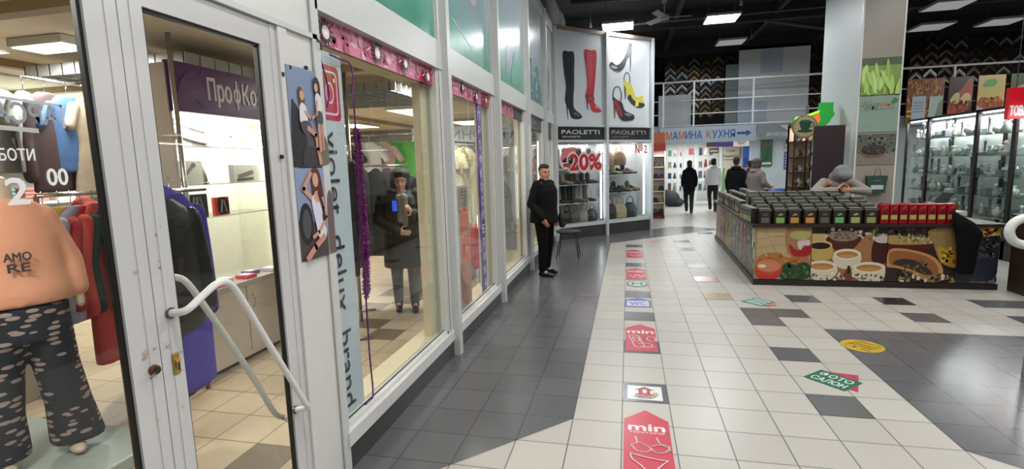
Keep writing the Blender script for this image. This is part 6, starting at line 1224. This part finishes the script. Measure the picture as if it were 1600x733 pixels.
for i, (ya, yb) in enumerate(bays):
    t = thing('display_case', 'black framed glass case of small goods, %s of the row beyond the kiosk' % bn[i], 'display case', (CXX, yb, 0), 0, 'glass display cases'); w_ = ya - yb
    q = B()
    for y in (0, w_ - .04): q.box((0, y, 0), (.04, y + .04, 2.4), BK); q.box((.42, y, 0), (.46, y + .04, 2.4), BK)
    q.box((0, 0, 2.36), (.46, w_, 2.4), BK); q.box((0, 0, .24), (.46, w_, .3), BK); q.build('frame', t)
    q = B(); q.box((.0, 0, 0), (.46, w_, .24), mat('#2a2120', .4)); q.build('base', t); q = B(); q.box((.44, .03, .3), (.455, w_ - .03, 2.36), mat('#aeb3b1', .3)); q.build('back_panel', t)
    q = B(); q.box((.01, .04, .3), (.016, w_ - .04, 2.36), GLASS); q.build('pane', t)
    for j, z in enumerate((.62, .95, 1.28, 1.62, 1.98)): q = B(); q.box((.04, .03, z), (.42, w_ - .03, z + .008), GLASS_T); q.box((.038, .03, z), (.042, w_ - .03, z + .008), mat('#8fa8a0', .2)); q.build('shelf', t)
    q = B(); q.box((.04, .08, 2.335), (.08, w_ - .08, 2.357), mat('#f2f6ff', .5, emit=4, var=0)); q.build('light_strip', t)
    area(CXX + .22, (ya + yb) / 2, 2.33, .3, w_ * .8, 26 * w_, (1, 1, .99))
    if i == 3: continue
    for j, z in enumerate((.3, .63, .96, 1.29, 1.63, 1.99)):
        n = max(3, int(w_ / .105))
        for k in range(n):
            g = (k * 3 + j * 2 + i) % 7; o = bpy.data.objects.new('ornament', TR[g]); C.objects.link(o); o.location = (CXX + .13 + .14 * ((k + j) % 2), yb + .1 + k * (w_ - .2) / (n - 1), z + .004); o.scale = (1.2 + .15 * ((k * 5 + j) % 3),) * 3
            tag(o, '%s in the %s glass case, %s shelf up, %s from the right' % (TN[g], bn[i], ORD[j], ORD[k]), 'ornament', 'ornaments in the glass cases')
b = B(); b.box((7.2, 8, 0), (7.3, 16.5, 2.38), mat('#9aa5a2', .5)); struct('wall_right_shops', b)
area(6.9, 11, 2.6, .6, 2.5, 30, (.95, 1, .98), (0, 0, 0))
t = thing('lit_screen', 'pale lilac lit screen on the wall behind the right glass case', 'screen', (7.17, 9.2, 1.75)); q = B(); q.box((-.04, 0, 0), (0, 1.1, .36), mat('#d8ccf4', .5, emit=1.6, var=0)); q.build('panel', t); q = B(); q.box((-.045, -.02, -.02), (-.005, 1.12, 0), DARK); q.build('frame', t)  # glare on the glass imitated by an emitting panel
# food posters hanging from the upper floor edge
def food(px0, px1, label, draw, W0=1.2):
    p0 = wy(px0, 195, YM - .12); p1 = wy(px1, 122, YM - .12); t = thing('food_poster', label, 'poster', (p0.x, YM - .12, 2.45), 0, 'food posters'); w_ = p1.x - p0.x; q = B(); q.box((0, 0, 0), (w_, .03, 1.24), mat('#8a5a40', .4)); q.build('board', t)
    a = Art((0, -.001, 0), (1, 0, 0), (0, 0, 1), clip=(W0, 1.24)); a.U = a.U * (w_ / W0); a.N = Vector((0, -1, 0)); draw(a, W0, 1.24); a.build('print', t); q = B(); q.box((w_ * .3, .03, 1.16), (w_ * .3 + .05, .17, 1.2), STEEL); q.box((w_ * .7, .03, 1.16), (w_ * .7 + .05, .17, 1.2), STEEL); q.build('bracket', t)
def fA(a, w_, h): a.rect(0, 0, w_, h, '#94543c'); a.spots(220, (.03, .3, w_ - .03, h - .03), .06, ['#a06a34', '#c08c44', '#7a4430', '#ac6034', '#c8a058'], 1); [a.rect(.02, .1 + k * .13, .26, .15 + k * .13, '#e0d024') for k in range(3)]; [a.rect(.95, .1 + k * .13, 1.1, .15 + k * .13, '#e0d024') for k in range(3)]; a.rect(.22, .02, .85, .78, '#b8cad8'); a.rect(1.0, .12, 1.6, .76, '#b4ccc0'); [a.rect(.3, .6 - k * .08, .75, .62 - k * .08, '#6f8294') for k in range(4)]; a.poly([(1.25, .12), (1.6, .12), (1.6, .7), (1.45, .6)], '#7d9488')
def fB(a, w_, h): a.rect(0, 0, w_, h, '#2a1a14'); a.blob([(0, .3), (.2, .7), (.6, .9), (w_ - .1, h - .05), (w_ - .05, .5), (.6, .25)], '#a84a30'); a.blob([(.1, .6), (.3, .8), (.55, .8), (.5, .55)], '#d0c480'); a.blob([(.6, .6), (.8, .8), (w_ - .1, .75), (w_ - .15, .5)], '#d8c488'); a.spots(40, (.1, .35, w_ - .1, .6), .06, ['#5a2418', '#9a4a28', '#3a1a10'], 1); a.rect(0, 0, w_, .25, '#dcc824'); a.rect(.3, .05, .9, .1, '#4a4210')
def fC(a, w_, h): a.rect(0, 0, w_, h, '#d8b870'); a.rect(0, .18, w_, .5, '#b8b4b0'); a.blob([(0, .5), (.3, .72), (.8, .72), (w_ - .05, .55), (w_ - .1, .4), (.5, .35)], '#a0502c'); a.blob([(.05, .75), (.3, 1.1), (.9, 1.15), (w_ - .1, .95), (w_ - .3, .7), (.5, .65)], '#c4bc6a'); a.blob([(.2, .95), (.4, 1.12), (.8, 1.1), (.7, .95)], '#4fa044'); a.spots(40, (.1, .45, w_ - .15, .65), .05, ['#b8683a', '#8a3c20', '#c89048'], 1); a.rect(0, 0, w_, .2, '#dcc824')
food(1414, 1477, 'spiced food poster with two pale sheets pasted on it, nearest the column', fA, 1.65); food(1478, 1522, 'dark poster of a filled roll, middle of the food posters', fB); food(1523, 1572, 'poster of a green salad sandwich, right of the food posters', fC); food(1573, 1625, 'green and grey picture poster partly behind the red sign', lambda a, w_, h: (a.rect(0, 0, w_, h, '#3a5a34'), a.blob([(.0, .6), (.3, .9), (w_ - .1, 1.0), (w_ - .05, .6)], '#a8a8a0')))
p0 = wy(1574, 186, 9.1); p1 = wy(1640, 134, 9.1); t = thing('shop_sign', 'bright red hanging sign with white lettering at the right edge', 'sign', (p0.x, 9.1, p0.z)); w_ = p1.x - p0.x; h = p1.z - p0.z
q = B(); q.box((0, 0, 0), (w_, .08, h), mat('#b8101e', .35, emit=.25)); q.build('board', t); a = Art((0, -.001, 0), (1, 0, 0), (0, 0, 1)); a.text('ТОВАРИ', .02, .10 * h, .72 * w_, .42 * h, '#e8dcd8', .05); a.build('lettering', t); q = B()
for x in (.1, w_ - .1): q.tube([(x, .04, h), (x, .04, 5.4 - p0.z)], .006, STEEL, 6)
q.build('hanger', t)
# brown bin and white tube rail at the right edge
t = thing('pedestal', 'dark brown box pedestal at the right end of the kiosk', 'pedestal', (4.56, 6.95, 0)); q = B(); q.bbox((0, 0, 0), (.5, .4, .92), mat('#2c1c16', .4, var=.2), .012); q.build('body', t); q = B(); q.bbox((-.02, -.02, .92), (.52, .42, .95), mat('#1c1412', .4), .008); q.build('top', t)
fp = fl(1598, 590); a0 = wy(1600, 342, fp.y); pts = [wy(1625, 338, fp.y), wy(1600, 341, fp.y), wy(1584, 349, fp.y), wy(1577, 362, fp.y), wy(1583, 376, fp.y), wy(1600, 383, fp.y), wy(1625, 385, fp.y)]
t = thing('tube_rail', 'white bent tube rail at the right edge of the aisle', 'rail', (0, 0, 0)); q = B(); q.tube(smooth(pts, 6), .032, mat('#cfd0cc', .3), 14); q.build('bent_tube', t); zt_ = pts[-2].z
q = B(); q.tube([(fp.x + .01, fp.y, .0), (fp.x + .01, fp.y, .5), (fp.x + .06, fp.y, zt_)], .02, mat('#cfd0cc', .3), 12); q.build('leg', t)
# ================================================================ CEILING LIGHTS, FAN, PIPES
LITM = mat('#ffffff', .5, emit=9, var=0); OFFM = mat('#c9cdd0', .5, emit=.25)  # OFFM adds a weak glow to panels that are not lit
def panel(x, y, s, lit, label):
    t = thing('ceiling_light', label, 'ceiling light', (x, y, 4.75), 0, 'hall ceiling panels'); q = B(); q.box((-s / 2 - .02, -s / 2 - .02, 0), (s / 2 + .02, s / 2 + .02, .05), mat('#8a8c8e', .5)); q.build('frame', t)
    q = B(); q.box((-s / 2, -s / 2, -.004), (s / 2, s / 2, 0), LITM if lit else OFFM); q.build('diffuser', t)
    q = B()
    for sx in (1, -1): q.tube([(sx * s * .4, 0, .05), (sx * s * .4, 0, .65)], .004, STEEL, 5)
    q.build('hanging_wire', t)
panel(*MALL_LIT[0], .66, True, 'lit square ceiling panel above the shoe posters'); panel(*MALL_LIT[1], .66, True, 'lit square ceiling panel right of the ceiling fan')
for k, (x, y, s) in enumerate(MALL_OFF): panel(x, y, s, False, ['unlit pale ceiling panel below the lit one near the fan', 'unlit ceiling panel at the top right of the column', 'unlit ceiling panel right of the column, lower of two', 'unlit ceiling panel farthest to the right'][k])
for k, y in enumerate((12.6, 9.5)): panel(11.6, y, .62, True, 'lit ceiling panel far right over the food posters, %s one' % ['farther', 'nearer'][k])  # out of frame, added only to brighten the food posters
for k, (x, y) in enumerate(MALL_HALL): panel(x, y, .62, True, 'lit ceiling panel over the hall, %s row, %s from the shop wall' % (ORD[k % 4], ORD[k // 4]))
fp = fl(1038, 27, 4.55); t = thing('ceiling_fan', 'white ceiling fan with paddle blades on a short rod', 'ceiling fan', (fp.x, fp.y, 4.55)); q = B(); q.tube([(0, 0, 0), (0, 0, .85)], .014, mat('#8a8c8e', .5)); q.lathe([(.05, .28), (.06, .34), (.03, .38)], mat('#8a8c8e', .5)); q.build('rod', t); q = B(); q.lathe([(.03, -.06), (.09, -.04), (.1, .02), (.06, .05)], mat('#8f9194', .4)); q.build('motor', t)
for k, an in enumerate((.1, 2.2, 4.3)):
    bm = bmesh.new(); bmesh.ops.create_cube(bm, size=1); M = Matrix.Rotation(an, 4, 'Z') @ Matrix.Translation((.3, 0, 0)) @ Matrix.Rotation(.35, 4, 'X') @ Matrix.Diagonal((.44, .13, .012, 1)); q = B(); q.bm(bm, mat('#8f9194', .4), M=M); q.build('blade', t)
for k, (x0, y0, x1, y1, z, r) in enumerate([(-1.2, 11.5, 6, 12.4, 5.1, .04), (-1, 13.2, 9, 12.9, 4.95, .025), (3.2, 14, 7, 17, 5.0, .05), (5, 9.5, 5.4, 17, 5.1, .06)]):
    q = B(); q.tube([(x0, y0, z), (x1, y1, z)], r, mat('#3a3d40', .6), 10); q.build('ceiling_pipe', label='dark %s pipe under the black ceiling, %s' % (['grey', 'thin', 'slanting', 'thick'][k], ['nearest the shoe posters', 'running past the fan', 'right of the fan', 'above the column'][k]), cat='pipe')
for k, (px, py) in enumerate([(923, 40), (1158, 5), (1174, 58)]):
    p = fl(px, py, 4.9); q = B(); q.tube([(p.x, p.y, 5.4), (p.x, p.y, 4.95)], .006, STEEL, 5); q.cone((p.x, p.y, 4.95), (p.x, p.y, 4.86), .02, .035, mat('#9a9c9e', .5)); q.build('smoke_detector', label='small pale ceiling sensor, %s' % ['above the red boot', 'at the top right of the lit panel', 'left of the white partition'][k], cat='sensor')
# ================================================================ FLOOR STICKERS
def sticker(name, label, O, ang_, draw, cat='sticker'):
    a = Art((O[0], O[1], .0026), (math.cos(ang_), math.sin(ang_), 0), (-math.sin(ang_), math.cos(ang_), 0), .0004, .3); draw(a); return a.build(name, label=label, cat=cat)
RD = '#b52a40'; WH = '#d6d2d0'
def house(a, w_, h, c=RD): a.poly([(0, 0), (w_, 0), (w_, h - .14), (w_ / 2, h), (0, h - .14)], c)
def sA(a):
    house(a, .285, .86); a.text('min', .03, .58, .255, .66, WH, .05); a.text('ТЕРИТОРІЯ', .035, .545, .25, .565, WH, .02)
    L = lambda p: a.line(p, .009, WH, sm=4)
    L([(.07, .50), (.08, .43), (.05, .40), (.045, .38)]); L([(.2, .50), (.215, .44), (.25, .42), (.27, .41)]); L([(.045, .4), (.075, .34), (.13, .33), (.16, .37), (.12, .41), (.08, .43)]); L([(.16, .37), (.19, .33), (.24, .34), (.265, .39), (.22, .42), (.17, .4)]); L([(.27, .41), (.27, .36), (.28, .35)])
    L([(.04, .3), (.1, .28), (.18, .26), (.25, .25)]); L([(.04, .3), (.05, .24), (.1, .18), (.15, .1), (.2, .18), (.25, .25)])
sticker('floor_sticker', 'red house shaped floor sticker with underwear drawing, nearest the viewer', (-.022, 2.60), 0, sA)
def sB(a):
    a.rect(0, 0, .25, .235, '#cfd2d4'); a.poly([(.05, .16), (.2, .16), (.125, .22)], '#9a2f3a'); a.rect(.08, .1, .165, .16, '#9a2f3a'); a.rect(.11, .11, .14, .17, '#cfd2d4'); a.rect(.06, .07, .19, .095, '#b5303c'); a.rect(.08, .045, .17, .06, '#8a5a5a'); a.line([(.05, .06), (.09, .03), (.16, .03), (.2, .06)], .01, '#8a8a50', sm=3); a.ell(.2, .1, .02, .03, '#b8a840')
sticker('floor_sticker', 'white square floor sticker with a small red house, on a grey tile', (0, 3.62), 0, sB)
def sC(a):
    house(a, .29, .80); a.text('min', .02, .50, .27, .60, WH, .05); L = lambda p: a.line(p, .01, WH, sm=3)
    L([(.03, .42), (.12, .42), (.15, .25), (.17, .12), (.09, .12), (.06, .28), (.03, .42)]); L([(.07, .38), (.12, .36), (.13, .28), (.09, .27), (.07, .38)]); L([(.12, .2), (.2, .22), (.25, .16), (.2, .1), (.14, .12)]); L([(.2, .33), (.22, .4), (.27, .4), (.28, .3), (.23, .27), (.2, .33)]); L([(.17, .12), (.27, .12)])
sticker('floor_sticker', 'red house shaped floor sticker with line drawing of a phone, mid aisle', (-.02, 4.60), 0, sC)
def sD(a):
    a.poly([(0, 0), (.31, 0), (.31, .3), (.155, .42), (0, .3)], '#55509a'); a.rect(.025, .03, .285, .27, '#b9bed0'); a.text('WC', .06, .07, .25, .22, '#6d78b8', .04)
sticker('floor_sticker', 'blue house shaped floor sticker reading WC', (-.035, 6.06), 0, sD)
def sE(a): a.ell(.15, .2, .145, .19, '#35705a'); a.ell(.15, .2, .12, .155, '#b5c4bc'); a.text('M', .08, .12, .22, .28, '#35705a', .04, mirror=False)
sticker('floor_sticker', 'green oval floor sticker with a letter M', (-.02, 7.05), 0, sE)
def sF(a): house(a, .29, .84); a.text('min', .03, .52, .26, .64, WH, .04); a.line([(.04, .3), (.1, .2), (.16, .34), (.22, .2), (.27, .32)], .02, WH, sm=3); a.line([(.08, .12), (.24, .14)], .015, WH)
sticker('floor_sticker', 'worn red house shaped floor sticker just beyond the green oval', (-.02, 7.50), 0, sF)
sticker('floor_sticker', 'farthest red house shaped floor sticker in the aisle', (-.02, 9.25), 0, lambda a: (house(a, .29, .86), a.text('min', .03, .5, .26, .62, WH, .04), a.line([(.06, .3), (.12, .16), (.2, .3), (.25, .18)], .02, WH)))
def sG(a):
    a.rect(0, 0, .31, .25, '#1f6048'); a.poly([(.06, .25), (.31, .25), (.315, .13), (.40, .135), (.26, .36)], '#b0304a') if False else None
    a.text('ФОТО', .035, .14, .275, .22, '#cfd8d2', .018); a.text('САЛОН', .03, .03, .28, .11, '#cfd8d2', .018)
an = math.atan2(4.169 - 4.401, 1.743 - 1.53)
sticker('floor_sticker', 'green floor sticker with photo salon lettering and a red arrow head', (1.345, 4.225), an, lambda a: (a.poly([(.06, .25), (.31, .25), (.31, .02), (.34, .0), (.33, .36)], '#b0344c') if False else a.poly([(.05, .25), (.31, .25), (.31, .06), (.37, .06), (.22, .37)], '#a8344c'), sG(a)))
an = math.atan2(6.258 - 6.46, 1.517 - 1.329)
sticker('floor_sticker', 'small green and white floor sticker with a faded red corner by the kiosk', (1.335, 6.46), an, lambda a: (a.rect(0, 0, .27, .27, '#3a7a70'), [a.rect(.03, .03 + k * .08, .24, .08 + k * .08, '#a8c0bc') for k in range(3)], a.poly([(.27, .0), (.27, .27), (.36, .14)], '#b07a7a')))
def sH(a):
    a.ell(0, 0, .17, .17, '#b89a2c', 32); 
    for k in range(4): a.text(['УВАГА', 'ТРИМАЙТЕ', 'ДИСТАНЦІЮ', '1,5 м'][k], -.11 + .01 * (k % 2), .08 - k * .06, .11, .115 - k * .06, '#5a4a1c', .02)
sticker('floor_sticker', 'round yellow floor sticker with dark lettering on the grey tiles', (2.068, 5.02), math.radians(-52), sH)
sticker('floor_sticker', 'faded orange and pink floor stickers where the aisle turns', (.45, 11.0), math.atan2(.47, .4), lambda a: (a.rect(0, 0, .62, .22, '#c4988a'), a.line([(.05, .05), (.5, .15)], .03, '#b87868')))
sticker('floor_sticker', 'faint blue floor sticker before the faded orange one', (.33, 10.6), .3, lambda a: (a.rect(0, 0, .3, .12, '#a8a8c4'), a.rect(.03, .03, .27, .09, '#c4c4d0')))
sticker('floor_sticker', 'faded pink floor sticker beside the kiosk far corner', (1.2, 13.6), .4, lambda a: (a.rect(0, 0, .5, .25, '#c4a8a4')))
